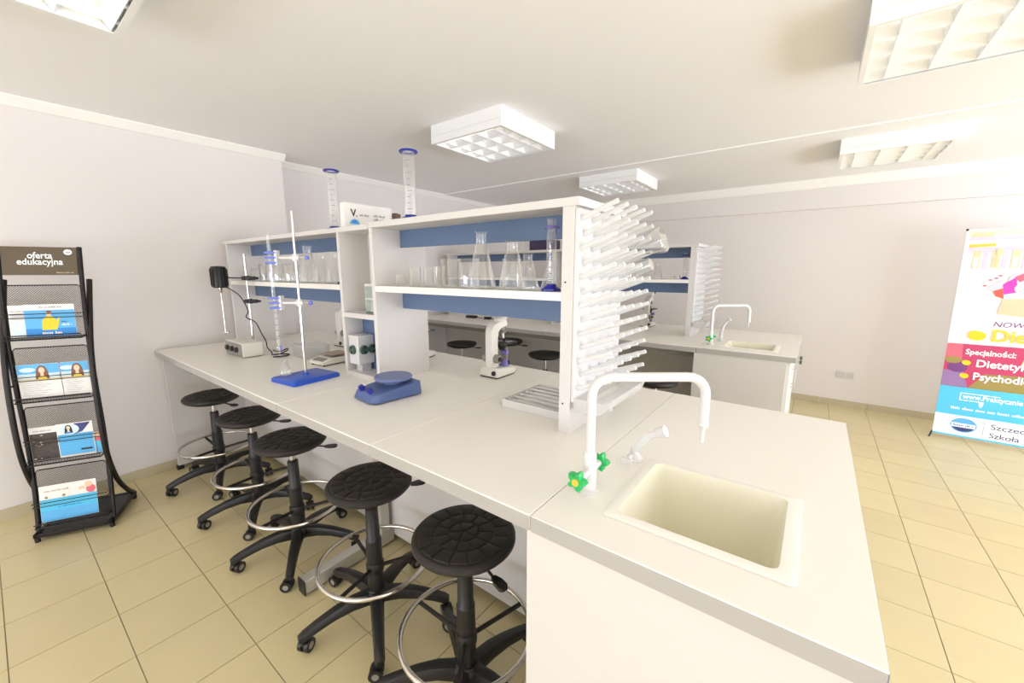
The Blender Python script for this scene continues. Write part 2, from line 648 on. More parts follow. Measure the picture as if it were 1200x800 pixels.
def bands(sl, a, b):
    B(a + .001, b - .001, Y0 - .0012, Y0, ZU + .001, ZT - .003).build('edge_band', 'edge_grey', sl)
    B(a + .001, b - .001, Y1, Y1 + .0012, ZU + .001, ZT - .003).build('edge_band', 'edge_grey', sl)


def bench(d, near):
    w_ = 'near' if near else 'far'
    # worktop of four slabs with open seams
    t = at('lab_worktop', 'white laminate worktop of the bench with the near sink' if near else 'white laminate worktop of the far bench by the pale wall', 'worktop', ((X0 + X1) / 2, (Y0 + Y1) / 2, ZU), d)
    xl = X0 if near else X0 + .02
    for a, b in ((xl, -1.7535), (-1.7505, -1.0865), (-1.0835, -.4665)):
        sl = B(a, b, Y0, Y1, ZU, ZT).build('slab', 'laminate', t, bev=.0025)
        bands(sl, a, b)
    a, b = -.4635, X1
    mb = MB()
    o = [(a, Y0), (b, Y0), (b, Y1), (a, Y1)]
    h = [(HX0, HY0), (HX1, HY0), (HX1, HY1), (HX0, HY1)]
    vs_ = [(x, y, z) for z in (ZU, ZT) for x, y in o + h]
    fs = []
    for k in range(4):
        n = (k + 1) % 4
        fs += [(8 + k, 8 + n, 12 + n, 12 + k), (k, 4 + k, 4 + n, n), (k, n, 8 + n, 8 + k), (4 + k, 12 + k, 12 + n, 4 + n)]
    sl = mb.add(vs_, fs).build('slab', 'laminate', t, bev=.0025)
    bands(sl, a, b)
    B(X1, X1 + .0012, Y0, Y1, ZU + .001, ZT - .003).build('edge_band', 'edge_grey', sl)
    # under frame
    t = at('bench_frame', 'grey bench frame and modesty panel behind the row of stools' if near else 'bench frame and modesty panel of the far bench', 'bench frame', (-2.0, 1.26, 0), d)
    B(-3.62, -.478, 1.18, 1.20, .04, ZU).build('modesty_panel', 'board_white', t, bev=.001)
    B(-3.62, -.478, 1.32, 1.34, .04, ZU).build('modesty_panel', 'board_white', t, bev=.001)
    B(xl + .015, xl + .04, Y0 + .03, Y1 - .03, .03, ZU).build('end_panel', 'board_white', t, bev=.001)
    B(xl + .01, xl + .045, Y0 + .02, Y0 + .06, 0, .03).build('levelling_foot', 'black_plastic', t)
    B(-3.60, -.48, .76, .80, ZU - .05, ZU).build('rail', 'machine_grey', t)
    B(-3.60, -.48, 1.72, 1.76, ZU - .05, ZU).build('rail', 'machine_grey', t)
    for s in (0, 1):
        fy0, fy1 = (.70, 1.178) if s == 0 else (1.342, 1.82)
        B(-1.745, -1.69, fy0, fy1, .012, .075).build('foot_beam', 'alu', t, bev=.004)
        mb = B(-1.748, -1.687, fy0 - .006 if s == 0 else fy1, fy0 if s == 0 else fy1 + .006, .006, .078)
        mb.build('foot_cap', 'black_plastic', t, bev=.002)
        uy = 1.13 if s == 0 else 1.39
        B(-1.74, -1.695, uy - .025, uy + .025, .075, ZU).build('upright', 'alu', t, bev=.003)
    # sink cabinet
    t = at('sink_cabinet', 'white sink cabinet at the near end of the bench' if near else 'white sink cabinet at the end of the far bench', 'cabinet', (-.18, 1.26, 0), d)
    mb = MB().bx(-.478, -.458, Y0 + .022, Y1 - .022, 0, ZU).bx(.07, .09, Y0 + .022, Y1 - .022, 0, ZU).bx(-.458, .07, Y0 + .03, Y1 - .03, .06, .08)
    mb.build('carcass', 'board_white', t, smooth=False)
    B(-.478, .09, Y0 + .006, Y0 + .022, 0, ZU).build('front_panel', 'board_white', t, bev=.001)
    B(-.478, .09, Y1 - .022, Y1 - .006, 0, ZU).build('front_panel', 'board_white', t, bev=.001)
    for k in range(2):
        ya = Y0 + .03 + .55 * k
        dr = B(.09, .108, ya, ya + .545, .05, ZU - .012).build('door', 'board_white', t, bev=.0015)
        hy = ya + .49 if k == 0 else ya + .05
        MB().tube([(.106, hy, .72), (.13, hy, .72), (.13, hy, .58), (.106, hy, .58)], .004, 8).build('handle', 'alu', dr)
    # sink
    t = at('lab_sink', 'cream plastic drop-in sink in the near bench' if near else 'white drop-in sink in the far bench', 'sink', (-.157, .95, ZT), d)
    ox0, ox1, oy0, oy1 = -.338, .026, .785, 1.124
    mb = MB()
    mb.loft([rrect(ox0, ox1, oy0, oy1, .012, ZT + .0005), rrect(ox0, ox1, oy0, oy1, .012, ZT + .005), rrect(ox0 + .006, ox1 - .006, oy0 + .006, oy1 - .006, .012, ZT + .008),
             rrect(HX0 + .006, HX1 - .006, HY0 + .006, HY1 - .006, .02, ZT + .007)], cap0=False, cap1=False)
    mb.build('rim', 'laminate', t)
    mb = MB()
    mb.loft([rrect(HX0 + .006, HX1 - .006, HY0 + .006, HY1 - .006, .02, ZT + .007), rrect(HX0 + .012, HX1 - .012, HY0 + .012, HY1 - .012, .02, ZT - .015), rrect(HX0 + .025, HX1 - .025, HY0 + .025, HY1 - .025, .03, ZT - .22),
             rrect(HX0 + .045, HX1 - .045, HY0 + .045, HY1 - .045, .03, ZT - .24)], cap0=False, cap1=True)
    mb.build('basin', 'sink_cream', t)
    MB().lathe([(0, .004), (.022, .004), (.027, .001), (.028, 0)], 20, (-.157, .95, ZT - .24)).build('drain', 'sink_drain', t)
    # tap
    t = at('lab_tap', 'white swan neck laboratory tap with two green handles' if near else 'white swan neck tap on the far bench', 'tap', (-.406, .857, ZT), d)
    MB().lathe([(0, 0), (.026, 0), (.026, .006), (.018, .012), (.0165, .10), (.012, .108), (0, .108)], 18, (-.406, .857, ZT)).build('body', 'pp_white', t)
    e = Vector((.79, .61, 0)).normalized()
    b0 = Vector((-.406, .857, ZT + .10))
    pts = [b0, b0 + Vector((0, 0, .13))]
    rr, L = .045, .275
    for k in range(7):
        a = R(90 * k / 6)
        pts.append(b0 + e * (rr - rr * math.cos(a)) + Vector((0, 0, .15 + rr * math.sin(a))))
    for k in range(7):
        a = R(90 * k / 6)
        pts.append(b0 + e * (L - rr + rr * math.sin(a)) + Vector((0, 0, .15 + rr * math.cos(a) - .0)))
    pts.append(b0 + e * L + Vector((0, 0, .085)))
    MB().tube(pts, .0115, 12).build('spout', 'pp_white', t)
    n0 = b0 + e * L + Vector((0, 0, .085))
    MB().lathe([(.0, 0), (.0125, 0), (.0125, -.012), (.006, -.02), (.0045, -.055), (0, -.055)], 14, n0).build('nozzle', 'pp_white', t)
    for s in (-1, 1):
        MB().cyl((-.406, .857 + s * .012, .955), (-.406, .857 + s * .052, .955), .009, n=12).build('valve_stem', 'pp_white', t)
        mb = MB()
        star = []
        for k in range(30):
            a = 2 * math.pi * k / 30
            r = .0205 + .0055 * math.cos(5 * a)
            star.append((r * math.cos(a), r * math.sin(a)))
        yc = .857 + s * .052
        small = [(p[0] * .86, p[1] * .86) for p in star]
        f = lambda q, yy: [(-.406 + p[0], yy, .955 + p[1]) for p in q]
        lp = [f(small, yc), f(star, yc + s * .004), f(star, yc + s * .018), f(small, yc + s * .022)]
        mb.loft(lp if s < 0 else [l[::-1] for l in lp])
        hd = mb.build('handle', 'tap_green', t)
        MB().cyl((-.406, yc + s * .0215, .955), (-.406, yc + s * .024, .955), .009, n=14).build('marker_disc', 'tap_yellow', hd)
    # eyewash
    t = at('eyewash_spray', 'white eyewash spray lying beside the near sink' if near else 'white eyewash spray standing behind the tap on the far bench', 'eyewash', (-.375, 1.09, ZT), d)
    MB().lathe([(0, 0), (.022, 0), (.022, .012), (.014, .02), (.012, .035), (0, .035)], 16, (-.375, 1.09, ZT)).build('base', 'pp_white', t)
    if near:
        pts = [(-.375, 1.09, ZT + .03), (-.36, 1.09, ZT + .055), (-.335, 1.09, ZT + .085), (-.31, 1.09, ZT + .10)]
    else:
        pts = [(-.375, 1.09, ZT + .03), (-.372, 1.09, ZT + .08), (-.36, 1.09, ZT + .13), (-.335, 1.09, ZT + .165)]
    MB().tube(pts, [.012, .011, .010, .009], 12).build('stem', 'pp_clear' if near else 'pp_white', t)
    q = Vector(pts[-1])
    MB().cyl(q + Vector((-.008, 0, -.004)), q + Vector((.018, 0, .01)), .013, .016, 16).build('spray_head', 'pp_white', t)
    mb = MB().cyl((-.375, 1.065, ZT + .022), (-.375, 1.03, ZT + .024), .007, n=10)
    mb.box((-.375, 1.028, ZT + .024), (.03, .012, .012))
    mb.build('lever', 'pp_white', t, bev=.002)
    done()


bench((0, 0), True)
bench(BD, False)

# two dark valve knobs on the end of the far bench
for k, (yy, zz, lb) in enumerate(((3.30, .865, 'upper dark green gas valve knob on the end of the far bench'), (3.30, .835, 'lower dark green gas valve knob on the end of the far bench'))):
    t = thing('valve_knob', lb, 'valve', (-.06, yy, zz))
    MB().cyl((0.0005, 0, 0), (.016, 0, 0), .004, n=10).build('stem', 'alu', t)
    MB().loft([[(x, (.010 + .003 * math.cos(4 * a)) * math.cos(a), (.010 + .003 * math.cos(4 * a)) * math.sin(a)) for a in [2 * math.pi * i / 24 for i in range(24)]] for x in (.016, .03)]).build('grip', 'socket_green', t)

# ------------------------------------------------------------------ shelf racks
RY0, RY1, RYM = 1.136, 1.475, 1.30
SH = 1.377


def shelf_rack(d, near):
    t = at('shelf_rack', 'white double-bay reagent shelf rack with blue panels standing on the near bench' if near else 'white reagent shelf rack with blue panels on the far bench', 'shelf rack', (-2.05, 1.305, ZT), d)
    z0, zt = ZT, 1.643

    def part(n, m, x0, x1, y0, y1, a, b, bev=.001):
        return B(x0, x1, y0, y1, a, b).build(n, m, t, bev=bev)
    part('side_panel', 'board_white', -.66, -.618, RY0, RY1, z0, zt)
    part('side_panel', 'board_white', -1.70, -1.675, RY0, RY1 - .02, z0, zt)
    part('side_panel', 'board_white', -1.985, -1.962, RY0, RY1, z0, zt)
    part('side_panel', 'board_white', -3.50, -3.475, RY0, RY1, z0, zt)
    part('top_plate', 'board_white', -1.70, -.60, RY0 - .004, 1.51, zt, zt + .026, .0015)
    part('top_plate', 'board_white', -3.54, -1.703, RY0 - .004, 1.50, zt - .004, zt + .020, .0015)
    for x0, x1 in ((-1.675, -.66), (-3.475, -1.985)):
        part('shelf', 'laminate', x0, x1, RY0, RY1 - .02, SH - .028, SH)
        part('blue_panel', 'blue_panel', x0, x1, RYM - .006, RYM + .006, 1.56, zt, 0)
        part('blue_panel', 'blue_panel', x0, x1, RYM - .006, RYM + .006, 1.259, SH - .028, 0)
    # the narrow service column between the bays
    part('column_floor', 'board_white', -1.962, -1.70, RY0, 1.24, z0, z0 + .022)
    part('column_shelf', 'board_white', -1.962, -1.70, RY0, RYM, 1.21, 1.235)
    part('column_back', 'board_white', -1.962, -1.70, RYM, RYM + .012, 1.235, zt)
    part('column_back', 'blue_panel', -1.962, -1.70, 1.24, 1.252, z0, 1.21, 0)
    if near:
        for z in (1.005, 1.41):
            MB().cyl((-.645, RY0 - .0015, z), (-.645, RY0 + .001, z), .0032, n=8).build('screw', 'black_plastic', t)
    # service boxes
    if near:
        s = at('socket_box', 'white power socket box with three dark green covers in the rack column', 'socket box', (-1.905, 1.19, .9221), d)
        B(-1.948, -1.862, 1.142, 1.238, .962, 1.115).build('box', 'pp_white', s, bev=.004)

        def cover(c, ax):
            mb = MB()
            c = Vector(c)
            n_ = Vector(ax)
            mb.cyl(c, c + n_ * .012, .025, .023, 20)
            q = mb.build('socket_cover', 'socket_green', s)
            for k in range(2):
                dd = Vector((0, 0, .012 if k else -.012))
                MB().cyl(c + n_ * .012 + dd, c + n_ * .014 + dd, .006, n=10).build('contact', 'black_plastic', q)
        cover((-1.906, 1.142, 1.04), (0, -1, 0))
        cover((-1.862, 1.174, 1.04), (1, 0, 0))
        cover((-1.862, 1.225, 1.04), (1, 0, 0))
        B(-1.93, -1.88, 1.17, 1.225, .9221, .962).build('mount', 'pp_white', s)
        s = at('control_box', 'small white box with pale green panes on the rack column shelf', 'control box', (-1.75, 1.19, 1.235), d)
        B(-1.80, -1.703, 1.16, 1.23, 1.2355, 1.385).build('box', 'pp_white', s, bev=.003)
        for a, b in ((1.25, 1.305), (1.315, 1.372)):
            B(-1.792, -1.711, 1.156, 1.16, a, b).build('pane', 'pane_green', s)
            B(-1.803, -1.80, 1.168, 1.222, a, b).build('pane', 'pane_green', s)
        B(-1.792, -1.72, 1.157, 1.16, 1.2385, 1.247).build('label_strip', 'socket_green', s)
    done()


shelf_rack((0, 0), True)
shelf_rack(BD, False)


# ------------------------------------------------------------------ peg drying racks
def drying_rack(d, near):
    t = at('drying_rack', 'white peg drying rack with drip tray on the end of the near shelf rack' if near else 'white peg drying rack on the end of the far shelf rack', 'drying rack', (-.61, 1.31, .98), d, 'peg drying racks')
    B(-.6175, -.605, 1.140, 1.502, 1.015, 1.636).build('backing_plate', 'pp_white', t, bev=.002)
    ORG[:] = (0, 0, 0)
    pm = MB()
    pm.tube([(0, 0, 0), (.006, 0, .002), (.108, 0, .04), (.116, 0, .043), (.118, 0, .0438)], [.0095, .0085, .0075, .0075, .004], 8)
    pme = pm.mesh('peg', 'pp_clear')
    for j in range(13):
        for i in range(5):
            y = 1.164 + .075 * i + (.014 if j % 2 else -.004)
            z = 1.06 + .0455 * j
            o = link('peg', pme, t, (-.605 + .61, y - 1.31, z - .98))
    ORG[:] = (-.61, 1.31, .98)
    # drip trough
    mb = MB()
    prof_o = [(-.605, 1.03), (-.604, .995), (-.59, .985), (-.535, .983), (-.505, .995), (-.492, 1.03)]
    prof_i = [(-.495, 1.03), (-.508, .998), (-.537, .986), (-.59, .988), (-.601, .998), (-.602, 1.03)]
    mb.prism(prof_o + prof_i, 1.138, 1.504, lambda a, b, q: (a, q, b))
    mb.prism(prof_o, 1.136, 1.139, lambda a, b, q: (a, q, b))
    mb.prism(prof_o, 1.503, 1.506, lambda a, b, q: (a, q, b))
    mb.build('drip_tray', 'tray_clear', t, smooth=False)
    MB().tube([(-.55, 1.32, .984), (-.55, 1.32, .965), (-.552, 1.33, .945)], .006, 8).build('drain_spout', 'pp_white', t)
    done()


drying_rack((0, 0), True)
drying_rack(BD, False)


# ------------------------------------------------------------------ stools
def make_stool(label, x, y, zs, rot, lever, pads, group):
    t = thing('lab_stool', label, 'stool', (x, y, 0), R(rot), group)
    rs = .165
    st = MB().lathe([(0, -.03), (.07, -.03), (.13, -.024), (.155, -.012), (rs, .0), (rs, .012), (rs - .006, .019), (rs - .014, .021), (0, .021)], 40).build('seat', 'seat_black', t, (0, 0, zs - .026))
    if pads:
        for me, a in PADS:
            link('pad', me, st, (0, 0, .021), (0, 0, a))
    MB().cyl((0, 0, .36), (0, 0, zs - .05), .0135, n=14).build('gas_piston', 'chrome', t)
    zc = min(zs - .10, .50)
    MB().lathe([(0, .10), (.032, .10), (.031, .36), (.027, .365), (.025, zc), (.02, zc + .005), (0, zc + .005)], 18).build('column', 'black_plastic', t)
    mb = MB().lathe([(0, zs - .058), (.04, zs - .058), (.05, zs - .05), (.05, zs - .045), (0, zs - .045)], 16)
    mb.build('seat_mount', 'black_plastic', t)
    a = R(lever - rot)
    dv = Vector((math.cos(a), math.sin(a), 0))
    z0 = Vector((0, 0, zs - .055))
    lv = MB().tube([z0 + dv * .04, z0 + dv * .12, z0 + dv * .165 + Vector((0, 0, -.006))], .0045, 8)
    pr = Vector((-dv.y, dv.x, 0))
    q = z0 + dv * .165 + Vector((0, 0, -.006))
    lv.loft([[q + pr * (w * sx) + Vector((0, 0, h * sz)) + dv * l for sx, sz in ((-1, -1), (1, -1), (1, 1), (-1, 1))] for l, w, h in ((-.005, .007, .005), (.02, .014, .006), (.045, .014, .006), (.055, .008, .004))])
    lv.build('lever', 'black_plastic', t)
    # foot ring
    rg = MB().ring((0, 0, .268), .216, .009, 48, 10).build('foot_ring', 'chrome', t)
    for k in range(3):
        b = R(36 + 120 * k)
        MB().cyl((.025 * math.cos(b), .025 * math.sin(b), .235), (.211 * math.cos(b), .211 * math.sin(b), .265), .008, n=8).build('ring_spoke', 'dark_metal', rg)
    MB().lathe([(0, .215), (.034, .215), (.036, .222), (.036, .252), (.033, .258), (0, .258)], 18).build('ring_collar', 'black_plastic', t)
    # five star base
    MB().lathe([(0, .082), (.045, .082), (.052, .09), (.05, .125), (.036, .14), (0, .14)], 20).build('hub', 'black_plastic', t)
    for k in range(5):
        lg = link('base_leg', LEG, t, None, (0, 0, R(72 * k)))
        cs = link('caster', CASTER[0], t, (.287 * math.cos(R(72 * k)), .287 * math.sin(R(72 * k)), 0), (0, 0, R(72 * k + 40 + 37 * k)))
        for s in (-1, 1):
            link('caster_wheel', CASTER[1], cs, (-.014, s * .0135, .026))
    return t


mb = MB()
secs = [(.03, .112, .028, .028), (.10, .118, .026, .024), (.17, .110, .023, .02), (.24, .092, .020, .018), (.285, .076, .019, .017), (.303, .070, .014, .012)]
loops = []
for x, z, w, h in secs:
    loops.append([(x, -w * .9, z - h), (x, w * .9, z - h), (x, w, z - h * .2), (x, w * .7, z + h * .75), (x, 0, z + h), (x, -w * .7, z + h * .75), (x, -w, z - h * .2)])
mb.loft(loops)
LEG = mb.mesh('base_leg', 'black_plastic')
mb = MB().cyl((0, 0, .045), (0, 0, .07), .007, n=8)
mb.prism([(-.038, .03), (-.03, .048), (-.01, .055), (.008, .05), (.01, .038), (-.014, .03)], -.006, .006, lambda a, b, q: (a, q, b))
CASTER = [mb.mesh('caster', 'black_plastic')]
mb = MB()
mb.cyl((0, -.008, 0), (0, .008, 0), .0255, n=18)
mb.use('black_plastic')
mb.mi = [0] * len(mb.f)
mb.use('machine_grey').cyl((0, -.0088, 0), (0, .0088, 0), .013, n=12)
CASTER.append(mb.mesh('caster_wheel'))
# raised cobble-like pads on the seat, in rings
PADS = []
for ri, (ra, rb, n) in enumerate(((0.006, .046, 5), (.050, .092, 11), (.096, .146, 16))):
    mb = MB()
    da = 2 * math.pi / n
    g = .0022

    def arc(r0, r1, a0, a1, z, m=4):
        return [(r1 * math.cos(a0 + (a1 - a0) * i / m), r1 * math.sin(a0 + (a1 - a0) * i / m), z) for i in range(m + 1)] + [(r0 * math.cos(a1 + (a0 - a1) * i / m), r0 * math.sin(a1 + (a0 - a1) * i / m), z) for i in range(m + 1)]
    rm = (ra + rb) / 2
    g0 = g / rm
    mb.loft([arc(ra, rb, g0, da - g0, -.002), arc(ra + .001, rb - .001, g0 + .01, da - g0 - .01, .002), arc(ra + .004, rb - .004, g0 + .004 / rm, da - g0 - .004 / rm, .0036)], cap0=False)
    me = mb.mesh('pad', 'seat_black')
    for k in range(n):
        PADS.append((me, da * k + .3 * ri))

GS = 'black swivel stools with chrome foot rings'
make_stool('black swivel stool closest to the camera, under the sink end of the bench', -.82, .83, .628, 150, -15, True, GS)
make_stool('black swivel stool second from the camera, beside the light metal foot beam', -1.352, .84, .628, -105, 60, True, GS)
make_stool('black swivel stool in the middle of the row of five', -2.03, .84, .628, -106, 45, True, GS)
make_stool('black swivel stool second from the wall in the row of five', -2.58, .86, .628, -101, 45, True, GS)
make_stool('black swivel stool closest to the wall and brochure stand', -3.20, .855, .628, -92, 20, True, GS)
GF = 'stools at the far bench'
make_stool('far bench stool seen to the left of the microscope, beneath the shelf rack', -3.09, 3.16, .672, 10, 30, False, GF)
make_stool('far bench stool half hidden behind the near microscope', -2.56, 3.30, .735, 40, 30, False, GF)
make_stool('far bench stool seen between the microscope and the rack end panel', -2.03, 3.22, .672, -36, 150, False, GF)
make_stool('far bench stool peeking out above the near tap spout', -.885, 2.94, .672, 9, 120, False, GF)


# ------------------------------------------------------------------ microscopes (face +y)
def microscope(label, x, y, rotz=0.0):
    t = thing('microscope', label, 'microscope', (x, y, ZT), rotz, 'white teaching microscopes')
    mb = MB()
    f = lambda a, b, q: (q, a, b)
    mb.loft([[(-.06, -.1, .006), (.06, -.1, .006), (.056, .05, .006), (.03, .1, .006), (-.03, .1, .006), (-.056, .05, .006)],
             [(-.06, -.1, .03), (.06, -.1, .03), (.056, .05, .03), (.03, .1, .026), (-.03, .1, .026), (-.056, .05, .03)],
             [(-.05, -.092, .055), (.05, -.092, .055), (.042, .03, .04), (.024, .09, .033), (-.024, .09, .033), (-.042, .03, .04)]])
    bs = mb.build('base', 'machine_white', t, bev=.003)
    MB().loft([[(-.058, -.098, z), (.058, -.098, z), (.054, .05, z), (.028, .098, z), (-.028, .098, z), (-.054, .05, z)] for z in (.0005, .006)]).build('rubber_foot', 'black_plastic', bs)
    MB().cyl((.038, -.097, .028), (.038, -.108, .028), .012, n=14).build('dial', 'black_plastic', bs)
    poly = [(-.095, .05), (-.095, .245), (-.075, .275), (-.03, .29), (.03, .29), (.035, .262), (-.02, .25), (-.042, .232), (-.046, .2), (-.046, .05)]
    mb = MB().prism(poly, -.024, .024, f)
    mb.build('arm', 'machine_white', t, bev=.005)
    mb = MB().cyl((0, .012, .262), (0, .012, .235), .022, .018, 18)
    mb.cyl((0, .012, .235), (0, .014, .224), .026, .022, 18)
    np_ = mb.build('nosepiece', 'machine_grey', t)
    for k, (a, L) in enumerate(((90, .045), (210, .034), (330, .028))):
        dx, dy = math.cos(R(a)), math.sin(R(a))
        p = Vector((dx * .012, .013 + dy * .012, .224))
        q = p + Vector((dx * .010, dy * .010, -L))
        MB().cyl(p, q, .009, .0065, 12).build('objective', 'chrome' if k else 'black_plastic', np_)
    MB().bx(-.058, .058, -.04, .075, .168, .177).build('stage', 'black_plastic', t, bev=.002)
    st = MB().bx(-.045, .05, -.015, -.003, .177, .182)
    st.bx(.045, .05, -.015, .04, .177, .181)
    st.build('slide_holder', 'chrome', t)
    MB().lathe([(0, .168), (.024, .168), (.024, .15), (.018, .138), (.012, .128), (0, .128)], 18, (0, .015, 0)).build('condenser', 'black_plastic', t)
    MB().lathe([(0, .035), (.026, .035), (.024, .06), (.019, .072), (.018, .075), (0, .075)], 18, (0, .03, 0)).build('lamp_housing', 'violet', t)
    for s in (-1, 1):
        mb = MB().cyl((s * .024, -.068, .098), (s * .05, -.068, .098), .024, .022, 20)
        k_ = mb.build('focus_knob', 'machine_grey', t)
        MB().cyl((s * .05, -.068, .098), (s * .062, -.068, .098), .012, .011, 16).build('fine_knob', 'black_plastic', k_)
    MB().cyl((.024, -.01, .125), (.055, -.01, .125), .012, n=14).build('condenser_knob', 'violet', t)
    # head and eyepiece
    mb = MB().lathe([(0, .289), (.033, .289), (.034, .297), (.028, .304), (0, .304)], 20)
    mb.build('head', 'machine_white', t)
    p = Vector((0, .0, .296))
    q = Vector((0, .085, .325))
    MB().cyl(p, q, .0185, .015, 16).build('eyepiece_tube', 'machine_white', t)
    dv = (q - p).normalized()
    MB().cyl(q, q + dv * .03, .013, .02, 16).build('eyepiece', 'black_plastic', t)
    return t


microscope('white microscope in full view behind the gap of the near shelf rack', -1.315, 1.635)
microscope('white microscope mostly hidden behind the panel of the near rack', -1.99, 1.66)
microscope('white microscope beside the rack column, under the glass shelf by the wall', -2.77, 1.64)
microscope('white microscope on the far bench beneath its blue shelf panel', -1.33, 4.06)

# ------------------------------------------------------------------ magnetic stirrer
t = thing('magnetic_stirrer', 'blue magnetic stirrer with round plate at the front of the near bench', 'stirrer', (-1.475, 1.035, ZT), R(-6))
mb = MB()
lo = [(-.07, -.125), (.07, -.125), (.095, -.10), (.095, .115), (-.095, .115), (-.095, -.10)]
mb.loft([[(x, y, .004) for x, y in lo], [(x, y, .045 if y < -.05 else .062) for x, y in lo]])
mb.v[6:12] = [(x * .96, y * .97 + (.012 if y < 0 else 0), .04 if y < -.05 else .066) for x, y in lo]
mb.build('housing', 'stirrer_blue', t, bev=.006)
MB().lathe([(0, .05), (.04, .05), (.045, .068), (.078, .072), (.083, .077), (.083, .084), (.078, .088), (0, .088)], 36, (0, .03, 0)).build('top_plate', 'stirrer_plate', t)
for s in (-1, 1):
    MB().cyl((.036 * s, -.098, .044), (.036 * s, -.108, .06), .013, .011, 16).build('dial', 'deep_blue', t)
MB().box((-.06, -.082, .0535), (.03, .02, .0016), Matrix.Rotation(R(12), 3, 'X')).build('label_plate', 'ink_white', t)
for sx in (-.07, .07):
    for sy in (-.09, .09):
        MB().cyl((sx, sy, 0), (sx, sy, .005), .008, n=10).build('foot', 'black_plastic', t)

# ------------------------------------------------------------------ balance
t = thing('balance', 'low white laboratory balance with brown pan beside the rack column', 'balance', (-2.30, 1.235, ZT), R(4))
mb = MB().prism([(-.105, .008), (-.105, .025), (-.05, .042), (.105, .042), (.105, .008)], -.07, .07, lambda a, b, q: (q, a, b))
mb.build('body', 'machine_white', t, bev=.004)
MB().box((0, -.078, .0345), (.10, .036, .002), Matrix.Rotation(R(17), 3, 'X')).build('display', 'machine_grey', t)
MB().cyl((0, .025, .042), (0, .025, .052), .015, n=12).build('pan_support', 'black_plastic', t)
MB().bx(-.064, .064, -.04, .09, .052, .057).build('pan', 'pan_brown', t, bev=.002)
for sx in (-.055, .055):
    for sy in (-.09, .09):
        MB().cyl((sx, sy, 0), (sx, sy, .009), .008, n=10).build('foot', 'black_plastic', t)

# ------------------------------------------------------------------ white trays


def tray(name, label, cat, x, y, L, W, h, m, rods, z=ZT):
    t = thing(name, label, cat, (x, y, z))
    w = .004
    mb = MB().bx(-L / 2, L / 2, -W / 2, W / 2, .0005, .004)
    mb.bx(-L / 2, L / 2, -W / 2, -W / 2 + w, .004, h).bx(-L / 2, L / 2, W / 2 - w, W / 2, .004, h).bx(-L / 2, -L / 2 + w, -W / 2 + w, W / 2 - w, .004, h).bx(L / 2 - w, L / 2, -W / 2 + w, W / 2 - w, .004, h)
    mb.build('shell', m, t, smooth=False)
    return t


t = tray('pipette_tray', 'low white tray of pipettes lying at the foot of the rack end panel', 'tray', -.835, 1.365, .29, .27, .032, 'pp_white', 5)
for k in range(6):
    y = -.105 + .042 * k
    MB().tube([(-.135, y, .026), (-.02, y, .026), (.06, y, .0255), (.135, y, .0245)], [.0035, .0055, .004, .0015], 8).build('pipette', 'pp_clear', t)
t = tray('plastic_box', 'clear plastic box on the bench behind the blue retort stand', 'box', -2.60, 1.26, .17, .16, .07, 'tray_clear', 0)
B(-.088, .088, -.083, .083, .07, .078).build('lid', 'tray_clear', t, bev=.002)

# ------------------------------------------------------------------ overhead stirrer by the wall
t = thing('overhead_stirrer', 'black overhead stirrer motor clamped to a steel rod by the wall', 'stirrer', (-3.08, 1.10, ZT))
mb = MB().bx(-.12, .01, -.012, .012, .0005, .018)
mb.bx(-.135, -.105, -.11, .03, .0005, .018)
mb.build('stand_foot', 'black_plastic', t, bev=.003)
MB().cyl((0, 0, .018), (0, 0, .66), .0075, n=14).build('rod', 'chrome', t)
e = Vector((-.8, -.6, 0))
for k, z in enumerate((.50, .345)):
    mb = MB()
    c = Vector((.008, .004, z))
    mb.tube([c - e * .05, c + e * .035], .013, 10)
    mb.cyl(c - Vector((0, 0, .016)), c + Vector((0, 0, .016)), .014, n=12)
    bh = mb.build('boss_head', 'black_plastic', t)
    MB().cyl(c - e * .05, c - e * .07, .008, n=10).build('thumb_screw', 'dark_metal', bh)
mp = e * .185 + Vector((0, 0, .505))
MB().cyl(Vector((0, 0, .50)) + e * .03, mp, .0045, n=10).build('support_arm', 'dark_metal', t)
mb = MB().lathe([(0, -.07), (.036, -.07), (.046, -.062), (.046, .06), (.038, .072), (0, .076)], 24, mp)
mo = mb.build('motor', 'black_plastic', t)
for k in range(12):
    a = R(30 * k)
    MB().box((mp.x + .047 * math.cos(a), mp.y + .047 * math.sin(a), mp.z), (.007, .004, .11), Matrix.Rotation(a, 3, 'Z')).build('cooling_fin', 'dark_metal', mo)
MB().lathe([(0, -.07), (.012, -.07), (.010, -.10), (.006, -.105), (0, -.105)], 14, mp).build('chuck', 'chrome', t)
MB().cyl(mp + Vector((0, 0, -.10)), mp + Vector((0, 0, -.375)), .0035, n=10).build('shaft', 'chrome', t)
mb = MB().box((mp.x, mp.y, mp.z - .375), (.05, .004, .012), Matrix.Rotation(R(30), 3, 'Z'))
mb.build('paddle', 'chrome', t)

t = thing('power_supply', 'white control box with dark knob panel below the stirrer motor', 'control box', (-2.99, 1.01, ZT), R(0))
B(-.14, .14, -.06, .06, .006, .095).build('case', 'machine_white', t, bev=.003)
B(-.135, .135, -.0635, -.06, .01, .09).build('front_panel', 'machine_grey', t)
for k in range(3):
    MB().cyl((-.085 + .075 * k, -.063, .05), (-.085 + .075 * k, -.08, .05), .018, .015, 16).build('knob', 'black_plastic', t)
for sx in (-.11, .11):
    for sy in (-.045, .045):
        MB().cyl((sx, sy, 0), (sx, sy, .007), .01, n=10).build('foot', 'black_plastic', t)


